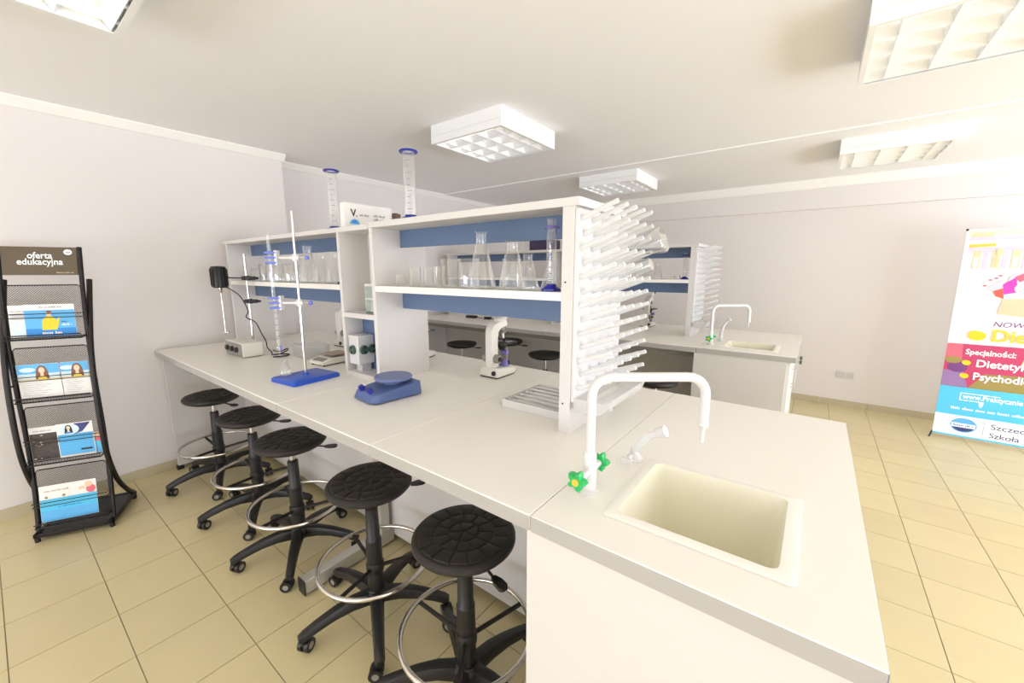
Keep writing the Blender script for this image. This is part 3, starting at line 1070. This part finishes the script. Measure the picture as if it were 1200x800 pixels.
def cable(label, pts, r=.0035, n=9, name='cable'):
    P = [Vector(p) for p in pts]
    out = []
    for i in range(len(P) - 1):
        p0, p1, p2, p3 = P[max(i - 1, 0)], P[i], P[i + 1], P[min(i + 2, len(P) - 1)]
        for k in range(n):
            u = k / n
            out.append(.5 * ((2 * p1) + (p2 - p0) * u + (2 * p0 - 5 * p1 + 4 * p2 - p3) * u * u + (3 * p1 - p0 - 3 * p2 + p3) * u ** 3))
    out.append(P[-1])
    c = P[-1]
    mb = MB().tube([p - c for p in out], r, 8)
    return tag(mb.build(name, 'black_plastic', None, c), label, 'cable')


mw = Vector((-3.08, 1.10, ZT)) + mp
cable('black cable winding down from the stirrer motor', [mw + Vector((.03, .02, -.06)), mw + Vector((.14, .06, -.12)), mw + Vector((.17, .09, -.22)), mw + Vector((.13, .09, -.27)), mw + Vector((.22, .11, -.30)),
       mw + Vector((.27, .12, -.37)), mw + Vector((.33, .12, -.42)), mw + Vector((.34, .12, -.46)), mw + Vector((.40, .12, -.485)), mw + Vector((.40, .12, -.505))])
cable('black coiled cable lying beside the white control box', [(-2.83, 1.12, .93), (-2.78, 1.14, .925), (-2.74, 1.17, .945), (-2.70, 1.15, .94), (-2.70, 1.10, .925), (-2.76, 1.09, .915), (-2.80, 1.15, .906), (-2.74, 1.18, .906), (-2.71, 1.14, .905), (-2.74, 1.08, .9045)], .004)

# ------------------------------------------------------------------ retort stand with burette
sx, sy = -2.05, .955
t = thing('retort_stand', 'steel rod retort stand with bright blue base plate', 'retort stand', (sx, sy, ZT), R(6))
MB().loft([rrect(-.105, .105, -.125, .125, .012, .0005), rrect(-.105, .105, -.125, .125, .012, .016), rrect(-.098, .098, -.118, .118, .012, .022)]).build('base_plate', 'stand_blue', t)
MB().lathe([(0, .022), (.016, .022), (.014, .03), (.008, .034), (0, .034)], 16).build('rod_socket', 'stand_blue', t)
MB().cyl((0, 0, .03), (0, 0, .83), .0065, n=14).build('rod', 'chrome', t)
e = Vector((-.8, -.6, 0))
e = Matrix.Rotation(R(-6), 3, 'Z') @ e
bu = e * .125
for z in (.61, .39):
    c = Vector((0, 0, z))
    mb = MB().cyl(c - Vector((0, 0, .017)), c + Vector((0, 0, .017)), .014, n=14)
    mb.tube([c - e * .02, c + e * .02], .011, 10)
    cl = mb.build('clamp', 'pp_white', t)
    MB().tube([c + e * .02, c + e * .09], .0065, 10).build('clamp_arm', 'pp_white', cl)
    MB().cyl(c - e * .02, c - e * .05, .006, n=8).build('thumb_screw', 'chrome', cl)
    MB().sphere(c - e * .055, .011, 12, 8).build('screw_knob', 'clip_blue', cl)
    pr = Vector((-e.y, e.x, 0))
    for s in (-1, 1):
        for dz in (-.024, 0, .024):
            q = c + bu + pr * (s * .015) + Vector((0, 0, dz))
            MB().tube([c + e * .088 + pr * s * .012 + Vector((0, 0, dz)), q - e * .005, q + e * .016], .005, 8).build('clip_jaw', 'clip_blue', cl)
    MB().box(c + e * .09, (.012, .03, .07), Matrix.Rotation(math.atan2(e.y, e.x), 3, 'Z')).build('clip_plate', 'pp_white', cl)
bw = Vector((sx, sy, ZT)) + Matrix.Rotation(R(6), 3, 'Z') @ bu
t = thing('burette', 'clear glass burette with stopcock held by the retort stand clamps', 'burette', (bw.x, bw.y, 1.02))
MB().lathe([(.002, 0), (.0025, .03), (.004, .05), (.0085, .07), (.0085, .58), (.010, .60)], 16).build('tube', 'glass', t)
MB().cyl((-.018, 0, .042), (.018, 0, .042), .006, n=10).build('stopcock', 'pp_white', t)
MB().box((.022, 0, .042), (.006, .008, .026)).build('stopcock_key', 'clip_blue', t, bev=.002)
for k in range(16):
    MB().lathe([(.0087, .10 + .03 * k), (.0087, .1015 + .03 * k)], 16).build('graduation', 'mark', t)


# ------------------------------------------------------------------ glassware
def beaker(label, x, y, z, r, h, group, spout=True):
    mb = MB().lathe([(0, .0012), (r * .9, .0012), (r, .006), (r, h - .004), (r * 1.06, h)], 28)
    if spout:
        k0 = len(mb.v) - 28
        a = random.randrange(28)
        x_, y_, z_ = mb.v[k0 + a]
        mb.v[k0 + a] = (x_ * 1.12, y_ * 1.12, z_)
    mb.lathe([(r * .96, h - .006), (r * 1.01, h - .001)], 28)
    return tag(mb.build('beaker', 'glass', None, (x, y, z)), label, 'beaker', group)


def flask(label, x, y, z, r, h, nr, group, rot=None):
    mb = MB().lathe([(0, .0012), (r * .9, .0012), (r, .006), (r * .99, .016), (nr * 1.25, h * .74), (nr, h * .82), (nr, h - .005), (nr * 1.25, h)], 28)
    return tag(mb.build('flask', 'glass', None, (x, y, z), rot), label, 'flask', group)


def cylinder(label, x, y, z, r, h, foot, ringm, group, ring_at=.995):
    t = thing('graduated_cylinder', label, 'measuring cylinder', (x, y, z), 0, group)
    n = 6
    hexa = [(2.1 * r * math.cos(R(60 * k + 20)), 2.1 * r * math.sin(R(60 * k + 20))) for k in range(n)]
    MB().loft([[(a, b, .0006) for a, b in hexa], [(a, b, .007) for a, b in hexa], [(a * .55, b * .55, .018) for a, b in hexa], [(a * .5, b * .5, .024) for a, b in hexa]]).build('foot', foot, t)
    MB().lathe([(0, .024), (r, .026), (r, h - .003), (r * 1.1, h)], 24).build('tube', 'glass', t)
    MB().lathe([(r * 1.04, h * ring_at - .008), (r * 1.5, h * ring_at - .008), (r * 1.6, h * ring_at - .004), (r * 1.5, h * ring_at), (r * 1.04, h * ring_at), (r * 1.04, h * ring_at - .008)], 24).build('collar', ringm, t)
    a0 = math.atan2(-y, -x)
    for k in range(9):
        zz = h * (.16 + .085 * k)
        mb = MB()
        vs_ = []
        for i in range(5):
            a = a0 - .5 + (.9 if k % 3 == 0 else .55) * i / 4
            vs_ += [(1.01 * r * math.cos(a), 1.01 * r * math.sin(a), zz), (1.01 * r * math.cos(a), 1.01 * r * math.sin(a), zz + .0022)]
        mb.add(vs_, [(2 * i, 2 * i + 2, 2 * i + 3, 2 * i + 1) for i in range(4)]).build('graduation', 'mark', t)
    return t


GB, GE = 'beakers on the near rack shelf', 'conical flasks on the near rack shelf'
S = SH + .0003
yq = 1.20
beaker('smallest glass beaker, closest to the column on the near shelf', -1.57, yq, S, .022, .055, GB)
beaker('narrow tall glass beaker next to the smallest one on the near shelf', -1.46, yq, S, .026, .088, GB)
beaker('glass beaker third along from the column on the near shelf', -1.37, yq + .01, S, .028, .085, GB)
beaker('glass beaker in front of the tallest beaker of the near shelf', -1.305, yq + .005, S, .026, .09, GB)
beaker('tallest glass beaker of the near shelf, left of the conical flasks', -1.235, yq, S, .036, .118, GB)
beaker('wide glass beaker touching the tall conical flask on the near shelf', -1.135, yq + .01, S, .042, .118, GB)
beaker('wide glass beaker standing behind the tall conical flask', -1.06, yq + .20, S, .04, .12, GB)
flask('tallest conical flask on the near shelf, reaching the upper blue panel', -1.045, yq - .015, S, .056, .215, .02, GE)
flask('large conical flask in the middle of the near shelf', -.93, yq + .03, S, .05, .18, .022, GE)
flask('medium conical flask with narrow neck near the rack end panel', -.845, yq + .012, S, .04, .13, .016, GE)
flask('small conical flask in front of the medium one by the rack end panel', -.80, yq - .035, S, .03, .085, .011, GE)
flask('small conical flask touching the blue-footed cylinder on the near shelf', -.775, yq + .045, S, .028, .085, .012, GE)
cylinder('glass measuring cylinder with blue foot on the shelf against the end panel', -.732, yq - .01, S, .0165, .24, 'deep_blue', 'violet', 'measuring cylinders', .9)

GW = 'glassware on the shelf by the wall'
yq = 1.195
beaker('small glass beaker closest to the wall on the shelf behind the stirrer', -3.24, yq + .02, S, .04, .085, GW)
beaker('second glass beaker from the wall on the shelf behind the stirrer', -3.06, yq + .025, S, .05, .115, GW)
beaker('third glass beaker from the wall on the shelf behind the stirrer', -2.93, yq + .02, S, .05, .118, GW)
beaker('glass beaker left of the burette on the shelf by the wall', -2.80, yq, S, .045, .11, GW)
beaker('glass beaker right of the burette on the shelf by the wall', -2.66, yq + .01, S, .045, .115, GW)
beaker('last glass beaker before the conical flasks on the shelf by the wall', -2.55, yq + .02, S, .04, .105, GW)
flask('tallest conical flask on the shelf by the wall', -2.415, yq, S, .06, .215, .022, GW)
flask('second conical flask on the shelf by the wall', -2.28, yq + .01, S, .058, .165, .02, GW)
flask('conical flask beside the cylinder on the shelf by the wall', -2.15, yq + .01, S, .05, .175, .018, GW)
cylinder('dark-footed measuring cylinder at the column end of the shelf by the wall', -2.045, yq, S, .016, .24, 'black_plastic', 'black_plastic', GW, .9)

ZP = 1.669
cylinder('tall blue-footed measuring cylinder on top of the rack by the wall', -2.16, 1.235, 1.6635, .026, .32, 'deep_blue', 'deep_blue', 'tall cylinders on the rack top')
cylinder('tall blue-footed measuring cylinder on top of the rack, right of the logo carton', -1.50, 1.225, 1.6695, .026, .30, 'deep_blue', 'deep_blue', 'tall cylinders on the rack top')
flask('small conical flask standing on the blue retort stand plate', bw.x + .02, bw.y + .01, ZT + .0225, .03, .075, .011, 'flask on the stand')

# glassware drying on the pegs
rot_dn = (0, R(90 + 20 + 180), 0)
fl = flask('conical flask hung to dry on the upper pegs of the near rack', -.44, 1.46, 1.555, .045, .12, .018, 'glassware hung on the pegs', (0, R(-110), 0))
bk = beaker('small beaker hung to dry on the middle pegs of the near rack', -.485, 1.475, 1.47, .026, .07, 'glassware hung on the pegs')
bk.rotation_euler = (0, R(-110), 0)

# far rack shelf
GR = 'glassware on the far rack'
dx, dy = BD
flask('conical flask on the far rack shelf', -1.13, 3.62, S, .05, .135, .016, GR)
beaker('low beaker on the far rack shelf beside the cylinder', -.965, 3.62, S, .03, .03, GR)
cylinder('dark-footed measuring cylinder on the far rack shelf', -.905, 3.62, S, .016, .225, 'deep_blue', 'deep_blue', GR, .9)
for k in range(4):
    beaker(['beaker at the column end of the far rack shelf', 'second beaker from the column on the far rack shelf', 'third beaker from the column on the far rack shelf', 'fourth beaker from the column on the far rack shelf'][k],
           -1.78 + .13 * k, 3.62, S, .035 + .004 * (k % 2), .09 + .015 * (k % 2), GR)
# boxes on top of the far rack
t = thing('cardboard_carton', 'dark plum carton on top of the far rack, seen behind the flasks', 'carton', (-2.36, 3.70, 1.6635))
B(-.13, .13, -.10, .10, .0005, .10).build('box', 'carton_plum', t, bev=.002)
B(-.13, .13, -.10, .0, .10, .103).build('flap', 'carton_plum', t)
B(-.13, .13, .002, .10, .10, .103).build('flap', 'carton_plum', t)
# small black items on the far worktop
for x, y, a, lb in ((-3.25, 3.50, .14, 'long black adapter lying on the far bench, seen under the shelf'), (-3.0, 3.50, .07, 'small black adapter lying on the far bench, seen under the shelf')):
    t = thing('power_adapter', lb, 'adapter', (x, y, ZT))
    B(-a / 2, a / 2, -.03, .03, .0005, .03).build('housing', 'black_plastic', t, bev=.005)
    MB().tube([(a / 2, 0, .015), (a / 2 + .05, .01, .008), (a / 2 + .10, .0, .005)], .004, 8).build('lead', 'black_plastic', t)

# cartons on the rack top
t = thing('logo_carton', 'white carton with a black V logo lying on the rack top', 'carton', (-1.965, 1.315, 1.6635))
mb = MB().use('ink_paper').bx(-.025, .015, -.145, .145, .0005, .125)
mb.build('box', None, t, bev=.001)
mb = MB()
P_ = Print(mb, lambda u, v, w: (.015 + w, -.145 + u, v), .0004)
P_.text('ink_black', 'V', .035, .062, .05, bold=.0012)
P_.oval('ink_black', .068, .064, .0035, .0035, 10)
P_.scribble('ink_grey', .085, .066, .065, .014, 2)
P_.scribble('ink_grey', .17, .07, .07, .013, 3)
P_.scribble('ink_grey', .17, .05, .065, .013, 4)
P_.oval('ink_sky', .055, .022, .028, .026, 16, 0, 180)
P_.oval('ink_blue', .055, .022, .016, .02, 16, 20, 160)
mb.build('print', None, t)
B(-.022, .012, -.14, .14, .1252, .128).build('lid_edge', 'ink_paper', t)
t = thing('brown_carton', 'small brown carton beside the logo carton on the rack top', 'carton', (-1.955, 1.481, 1.6635))
B(-.03, .03, -.0185, .0185, .0005, .10).build('box', 'carton_brown', t, bev=.001)
B(-.03, .03, -.0185, -.001, .10, .102).build('flap', 'carton_brown', t)

# ------------------------------------------------------------------ wall outlet
t = thing('wall_socket', 'white double wall socket low on the far wall', 'socket', (.34, YB, .35))
B(-.075, .075, -.011, -.0005, -.04, .04).build('plate', 'pp_white', t, bev=.003)
for s in (-1, 1):
    q = MB().lathe([(.021, 0), (.024, .004), (.021, .004)], 20)
    q.v = [(p[0] + s * .037, -.0105 - p[2], p[1]) for p in q.v]
    sk = q.build('socket_well', 'edge_grey', t)
    for k in (-1, 1):
        MB().cyl((s * .037 + k * .009, -.011, 0), (s * .037 + k * .009, -.0118, 0), .0028, n=8).build('pin_hole', 'black_plastic', sk)

# ------------------------------------------------------------------ brochure stand
SA = math.atan2(.894, .447)
SO = Vector((-3.160, .142, 0))
t = thing('brochure_stand', 'black metal brochure stand with four mesh trays by the wall', 'brochure stand', SO, SA)
mb = MB()
for (x0, y0), (x1, y1) in (((-.152, 0), (.152, 0)), ((.152, 0), (.152, .325)), ((.152, .325), (-.152, .325)), ((-.152, .325), (-.152, 0))):
    mb.box(((x0 + x1) / 2, (y0 + y1) / 2, .035), (abs(x1 - x0) + .022, abs(y1 - y0) + .022, .024))
mb.build('base_frame', 'dark_metal', t, bev=.003)
B(-.141, .141, .011, .314, .03, .043).build('base_plate', 'black_plastic', t)
for x in (-.152, .152):
    for y in (0, .325):
        MB().cyl((x, y, 0), (x, y, .024), .012, n=10).build('foot', 'black_plastic', t)
POST = [(.03, .045), (.07, .3), (.09, .55), (.095, .8), (.105, 1.05), (.135, 1.3), (.185, 1.575)]


def post_y(z):
    for (y0, z0), (y1, z1) in zip(POST, POST[1:]):
        if z <= z1:
            return y0 + (y1 - y0) * (z - z0) / (z1 - z0)
    return POST[-1][0]


def smooth(pts, n=6):
    P = [Vector(p) for p in pts]
    out = []
    for i in range(len(P) - 1):
        p0, p1, p2, p3 = P[max(i - 1, 0)], P[i], P[i + 1], P[min(i + 2, len(P) - 1)]
        for k in range(n):
            u = k / n
            out.append(.5 * ((2 * p1) + (p2 - p0) * u + (2 * p0 - 5 * p1 + 4 * p2 - p3) * u * u + (3 * p1 - p0 - 3 * p2 + p3) * u ** 3))
    out.append(P[-1])
    return out


for s in (-1, 1):
    MB().tube(smooth([(s * .155, y, z) for y, z in POST]), .0105, 10).build('post', 'dark_metal', t)
    MB().tube(smooth([(s * (.152 if z < .1 else .166), y, z) for y, z in ((.318, .05), (.21, .12), (.105, .25), (.045, .45), (.045, .72), (.08, 1.0), (.145, 1.22), (.205, 1.40))]), .0125, 10).build('bow_leg', 'dark_metal', t)
    MB().cyl((s * .155, .095, .85), (s * .175, .062, .85), .005, n=8).build('joint_bolt', 'dark_metal', t)
# header sign
mb = MB().use('ink_sign')


def plane_f(z0, fwd):
    """(u, v, w): u across, v up along the leaning posts, w towards the reader"""
    def f(u, v, w):
        z = z0 + v
        return (u - .145, post_y(z) - fwd - w, z)
    return f


ff = plane_f(1.425, .004)
mb.prism([(0.002, 0), (.288, 0), (.288, .148), (.002, .148)], -.006, 0, ff)
P_ = Print(mb, ff, .0006)
P_.text('ink_white', 'oferta', .145, .088, .046, width=.095, align='CENTER', bold=.0008)
P_.text('ink_white', 'edukacyjna', .145, .055, .046, width=.175, align='CENTER', bold=.0008)
P_.oval('ink_white', .255, .122, .017, .015, 18)
P_.scribble('ink_sign', .247, .117, .018, .009, 5)
P_.scribble('ink_tan', .205, .010, .07, .008, 6)
mb.build('header_sign', None, t)


def wire_panel(z0, z1, inset, nm, parent):
    mb = MB()
    r = .0009
    f = plane_f(z0, inset)
    W, Hh, st_ = .285, z1 - z0, .0105

    def seg(a, b):
        p, q = Vector(f(a[0] + .0025, a[1], 0)), Vector(f(b[0] + .0025, b[1], 0))
        mb.cyl(p, q, r, n=3, caps=False)
    k = -Hh
    while k < W:
        a0, a1 = max(0, k), min(W, k + Hh)
        if a1 - a0 > .004:
            seg((a0, a0 - k), (a1, a1 - k))
            seg((W - a0, a0 - k), (W - a1, a1 - k))
        k += st_
    o = mb.build(nm, 'dark_metal', parent, smooth=False)
    o['kind'] = 'stuff'
    return o


TR = ((1.10, 1.372), (.77, 1.045), (.425, .725), (.085, .375))
for z0, z1 in TR:
    f = plane_f(z0, -.004)
    fr = [(0, .0), (.29, .0), (.29, z1 - z0 - .012), (.278, z1 - z0), (.012, z1 - z0), (0, z1 - z0 - .012)]
    tr = MB().tube([f(u, v, 0) for u, v in fr], .0032, 8, closed=True).build('tray', 'dark_metal', t)
    wire_panel(z0, z1, -.004, 'wire_mesh', tr)
    # bottom ledge and front lip
    y0 = post_y(z0)
    ld = MB()
    for k in range(27):
        x = -.143 + .286 * k / 26
        ld.cyl((x, y0 + .003, z0), (x, y0 - .048, z0 - .006), .0009, n=3, caps=False)
        ld.cyl((x, y0 - .048, z0 - .006), (x, y0 - .054, z0 + .016), .0009, n=3, caps=False)
    for k in range(6):
        q = y0 + .003 - .051 * k / 5
        ld.cyl((-.145, q, z0 - .006 * k / 5), (.145, q, z0 - .006 * k / 5), .0009, n=3, caps=False)
    ld.build('ledge', 'dark_metal', tr, smooth=False)['kind'] = 'stuff'
    MB().tube([(-.147, y0 + .003, z0 - .001), (-.147, y0 - .05, z0 - .006), (.147, y0 - .05, z0 - .006), (.147, y0 + .003, z0 - .001)], .004, 8).build('ledge_wire', 'dark_metal', tr)
    MB().tube([(-.147, y0 - .054, z0 + .016), (.147, y0 - .054, z0 + .016)], .003, 8).build('ledge_wire', 'dark_metal', tr)
    for dz in (.105, .125):
        MB().tube([(-.153, post_y(z0 + dz), z0 + dz), (-.15, y0 - .03, z0 + dz), (.15, y0 - .03, z0 + dz), (.153, post_y(z0 + dz), z0 + dz)], .0022, 6).build('guard_wire', 'dark_metal', tr)


def brochure(label, k, u0, u1, h, draw, fwd=.006, drop=0.004):
    z0 = TR[k][0] + drop
    um = (u0 + u1) / 2
    y0 = post_y(z0)
    yb = y0 - fwd
    loc = SO + Matrix.Rotation(SA, 3, 'Z') @ Vector((um - .145, yb, z0))
    slope = (post_y(z0 + .2) - y0) / .2

    def f(u, v, w):
        return (u - (u1 - u0) / 2, v * slope - w, v)
    mb = MB().use('ink_paper')
    mb.prism([(0, 0), (u1 - u0, 0), (u1 - u0, h), (0, h)], 0, .0015, f)
    draw(Print(mb, f, .0019), u1 - u0, h)
    return tag(mb.build('brochure', None, None, loc, SA), label, 'brochure', 'brochures in the stand')


def woman(p, u, v, s, hair='ink_hair', top='ink_gold'):
    p.oval(hair, u, v, .026 * s, .036 * s)
    p.poly(hair, [(u - .028 * s, v), (u + .028 * s, v), (u + .034 * s, v - .058 * s), (u - .034 * s, v - .058 * s)])
    p.oval('ink_skin', u, v + .002, .015 * s, .021 * s)
    p.poly('ink_skin', [(u - .007 * s, v - .012 * s), (u + .007 * s, v - .012 * s), (u + .010 * s, v - .045 * s), (u - .010 * s, v - .045 * s)])
    p.poly(top, [(u - .018 * s, v - .042 * s), (u + .018 * s, v - .042 * s), (u + .024 * s, v - .06 * s), (u - .024 * s, v - .06 * s)])


def d_plain(p, w, h):
    p.rect('ink_pale', 0.004, w - .004, .004, h * .5)
    p.scribble('ink_grey', .008, h * .8, w * .6, .007, 7)
    for k in range(5):
        p.rect('ink_grey', .008, w * .8, h * .56 + .007 * k, h * .56 + .007 * k + .002)


def d_yellow(p, w, h):
    p.rect('ink_sky', .001, w - .001, .001, h - .03)
    p.rect('ink_blue', .001, w - .001, .001, h * .25)
    p.scribble('ink_grey', w * .3, h - .018, w * .45, .008, 8)
    p.poly('ink_yellow', [(w * .32, h * .2), (w * .62, h * .2), (w * .66, h * .42), (w * .55, h * .62), (w * .45, h * .66), (w * .34, h * .5)])
    p.oval('ink_skin', w * .48, h * .72, .011, .014)
    p.oval('ink_hair', w * .485, h * .765, .011, .007)
    p.poly('ink_yellow', [(w * .6, h * .42), (w * .66, h * .36), (w * .7, h * .6), (w * .66, h * .6)])
    p.scribble('ink_white', w * .32, h * .07, w * .4, .014, 9)
    p.scribble('ink_white', w * .72, h * .33, w * .2, .009, 10)
    p.scribble('ink_navy', w * .72, h * .43, w * .12, .006, 11)


def d_women(p, w, h):
    p.rect('ink_sky', .001, w - .001, h * .53, h - .001)
    p.rect('ink_pale', .001, w - .001, h * .53, h * .72)
    p.oval('ink_pale', w * .25, h * .84, .03, .012)
    p.rect('ink_sand', .001, w - .001, h * .53, h * .58)
    woman(p, w * .58, h * .80, .78)
    for k in range(7):
        p.rect('ink_grey', .012, w * (.55 + .3 * ((k * 7) % 3) / 3), h * .1 + .011 * k, h * .1 + .011 * k + .0015)


def d_dark(p, w, h):
    p.rect('ink_brown', .001, w - .001, .001, h - .035)
    rr = random.Random(5)
    for k in range(34):
        u, v = rr.uniform(.006, w - .012), rr.uniform(.004, h - .045)
        p.rect(rr.choice(['ink_hair', 'ink_tan', 'ink_black', 'ink_brown']), u, u + rr.uniform(.004, .014), v, v + rr.uniform(.002, .007))
    p.scribble('ink_grey', .02, h - .022, w * .6, .008, 12)


def d_portrait(p, w, h):
    p.rect('ink_sky', .003, w - .003, .012, h * .68)
    p.poly('ink_navy', [(w * .45, h * .66), (w * .7, h * .72), (w * .95, h - .004), (w * .5, h - .004)])
    p.oval('ink_pale', w * .35, h * .82, .04, .03)
    woman(p, w * .33, h * .86, .5, 'ink_black', 'ink_blue')
    for k in range(5):
        p.rect('ink_cyan', .012, w * .85, h * .2 + .018 * k, h * .2 + .018 * k + .004)
    p.rect('ink_black', w * .6, w * .92, h * .17, h * .22)


def d_blue(p, w, h):
    p.rect('ink_cyan', .001, w - .001, .001, h * .62)
    p.rect('ink_sky', .001, w - .001, .001, h * .3)
    p.oval('ink_rose', w * .9, h * .74, .02, .022)
    p.oval('ink_peach', w * .86, h * .88, .016, .016)
    p.oval('ink_peach', w * .74, h * .8, .014, .008)
    for u in (.12, .42):
        p.oval('ink_olive', w * u, h * .68, .007, .007, 8)
    p.scribble('ink_tan', .02, h * .83, w * .45, .010, 13)
    p.scribble('ink_blue', w * .3, h * .36, w * .4, .009, 14)


brochure('pale brochure half covered at the side of the top tray', 0, .008, .10, .165, d_plain, .005)
brochure('blue brochure with a yellow figure in the top tray', 0, .068, .262, .168, d_yellow, .012)
brochure('white brochure with long-haired woman in the second tray, wall-far side', 1, .006, .168, .185, d_women, .006)
brochure('white brochure with long-haired woman in the second tray, beside the bench-side post', 1, .172, .284, .185, d_women, .006)
brochure('dark brown brochure in the third tray', 2, .006, .128, .185, d_dark, .006)
brochure('blue brochure with a small portrait in the third tray', 2, .115, .262, .19, d_portrait, .012)
brochure('plain blue brochure peeking out behind the portrait brochure', 2, .20, .284, .12, d_blue, .005)
brochure('light blue and white brochure alone in the bottom tray', 3, .008, .24, .195, d_blue, .006)

# ------------------------------------------------------------------ banner
t = thing('display_banner', 'tall printed dietetics banner on a stand before the far wall', 'banner', (.947, 4.95, 0), R(-2))
BW, BH, BZ = .80, 1.745, .04


def fb(u, v, w):
    return (u, v * .05 - w, BZ + v)


mb = MB().use('ink_white')
mb.prism([(0, 0), (BW, 0), (BW, BH), (0, BH)], -.0015, 0, fb)
P_ = Print(mb, fb, .0004)
P_.rect('ink_cream', .01, BW - .01, 1.69, BH - .008)
P_.rect('ink_lilac', .02, BW - .02, 1.655, 1.685)
P_.poly('ink_gold', [(.025, 1.60), (.17, 1.605), (.17, 1.63), (.025, 1.625)])
P_.poly('ink_sand', [(.03, 1.68), (.15, 1.685), (.15, 1.72), (.03, 1.715)])
P_.poly('ink_pale', [(.20, 1.61), (.42, 1.62), (.42, 1.66), (.20, 1.65)])
P_.rect('ink_lilac', .02, BW - .02, 1.565, 1.60)
for k in range(7):
    u = .055 + .105 * k
    P_.rect('ink_sand', u, u + .045, 1.43, 1.575)
    P_.rect('ink_lilac', u + .06, u + .085, 1.42, 1.575)
    P_.rect('ink_peach' if k % 2 else 'ink_pale', u + .008, u + .034, 1.44, 1.52)
P_.oval('ink_sand', .20, 1.56, .02, .03)
P_.poly('ink_peach', [(.245, 1.06), (.80 - .02, 1.0), (.80 - .02, 1.2), (.26, 1.185)])
P_.oval('ink_lilac', .42, 1.33, .15, .10)
P_.poly('ink_lilac', [(.16, 1.27), (.24, 1.34), (.30, 1.25), (.24, 1.23)])
P_.poly('ink_pink', [(.245, 1.30), (.31, 1.36), (.33, 1.24), (.26, 1.22)])
P_.poly('ink_red', [(.20, 1.245), (.25, 1.27), (.265, 1.185), (.22, 1.205)])
P_.oval('ink_white', .38, 1.27, .07, .05)
P_.poly('ink_rose', [(.30, 1.36), (.42, 1.44), (.40, 1.37), (.33, 1.32)])
for u, v in ((.15, 1.29), (.175, 1.335), (.205, 1.35), (.225, 1.37)):
    P_.oval('ink_rose', u, v, .012, .007, 10)
P_.text('ink_purple', 'NOWOŚĆ!', .232, .957, .06, width=.32, shear=.2)
P_.text('ink_gold', 'Dietetyka', .235, .838, .135, width=.53, bold=.004)


def apple(u, v, s):
    P_.oval('ink_yellow', u, v, s, s * .8)
    P_.oval('ink_yellow', u - s * .3, v + s * .15, s * .75, s * .7)
    P_.poly('ink_gold', [(u, v + s * .7), (u + s * .4, v + s * 1.15), (u + s * .1, v + s * .8)])


apple(.16, .875, .05)
P_.rect('ink_magenta', 0.0, BW, .43, .80)
P_.poly('ink_violet', [(0, .43), (.16, .43), (.12, .56), (0, .57)])
P_.poly('ink_rose', [(0, .66), (.10, .66), (.09, .80), (0, .80)])
P_.poly('ink_olive', [(.16, .43), (BW, .43), (BW, .60), (.42, .57), (.24, .56)])
P_.poly('ink_gold', [(.42, .66), (BW, .64), (BW, .80), (.45, .80)])
P_.oval('ink_purple', .08, .60, .06, .045)
P_.oval('ink_olive', .05, .66, .05, .03)
P_.text('ink_white', 'Specjalności:', .112, .716, .062, width=.275, bold=.0015)
apple(.128, .643, .026)
apple(.128, .53, .026)
P_.text('ink_white', 'Dietetyka', .18, .617, .085, width=.31, bold=.0022)
P_.text('ink_white', 'Psychodietetyka', .175, .507, .085, width=.50, bold=.0022)
P_.rect('ink_cyan', 0, BW, .185, .43)
P_.text('ink_white', 'www.Praktycznie', .142, .338, .056, width=.33, bold=.0012)
P_.scribble('ink_white', .485, .34, .22, .036, 15)
for q in (((.125, .385), (.35, .385), (.35, .379), (.125, .379)), ((.125, .325), (.131, .325), (.131, .385), (.125, .385)), ((.125, .325), (.24, .325), (.24, .319), (.125, .319))):
    P_.poly('ink_white', q)
P_.poly('ink_white', [(.235, .325), (.265, .325), (.26, .285), (.248, .275), (.24, .295)])
P_.scribble('ink_white', .085, .238, .60, .022, 16)
P_.rect('ink_white', 0, BW, .012, .185)
P_.oval('ink_sky', .175, .105, .078, .062, 28)
P_.oval('ink_navy', .175, .105, .068, .055, 20, 200, 340)
P_.rect('ink_white', .105, .245, .085, .12)
P_.scribble('ink_blue', .115, .094, .12, .018, 17)
P_.rect('ink_grey', .288, .291, .04, .17)
P_.text('ink_navy', 'Szczecińska', .325, .108, .062, width=.33)
P_.text('ink_navy', 'Szkoła Wyższa', .325, .035, .062, width=.39)
P_.rect('ink_cyan', 0, BW, 0, .014)
mb.build('banner_sheet', None, t)
mb = MB()
for s, u in ((1, 0), (-1, BW)):
    mb.tube([(BW / 2 - s * .06, .17, .72), (u + s * .0, .002, BZ + .005), (u - s * .02, -.05, .008)], .006, 8)
mb.build('lower_arms', 'black_plastic', t)
mb = MB()
for s, u in ((1, 0), (-1, BW)):
    mb.tube([(BW / 2 - s * .06, .17, .72), (u + s * .0, BH * .05 + .004, BZ + BH + .002)], .005, 8)
mb.build('upper_arms', 'black_plastic', t)
MB().tube([(BW / 2, .17, .74), (BW / 2, .42, .008)], .007, 8).build('rear_leg', 'black_plastic', t)
MB().box((BW / 2, .172, .73), (.16, .02, .06)).build('hub', 'black_plastic', t, bev=.004)
for u in (0, BW):
    MB().sphere((u, BH * .05, BZ + BH), .009, 10, 8).build('corner_cap', 'black_plastic', t)
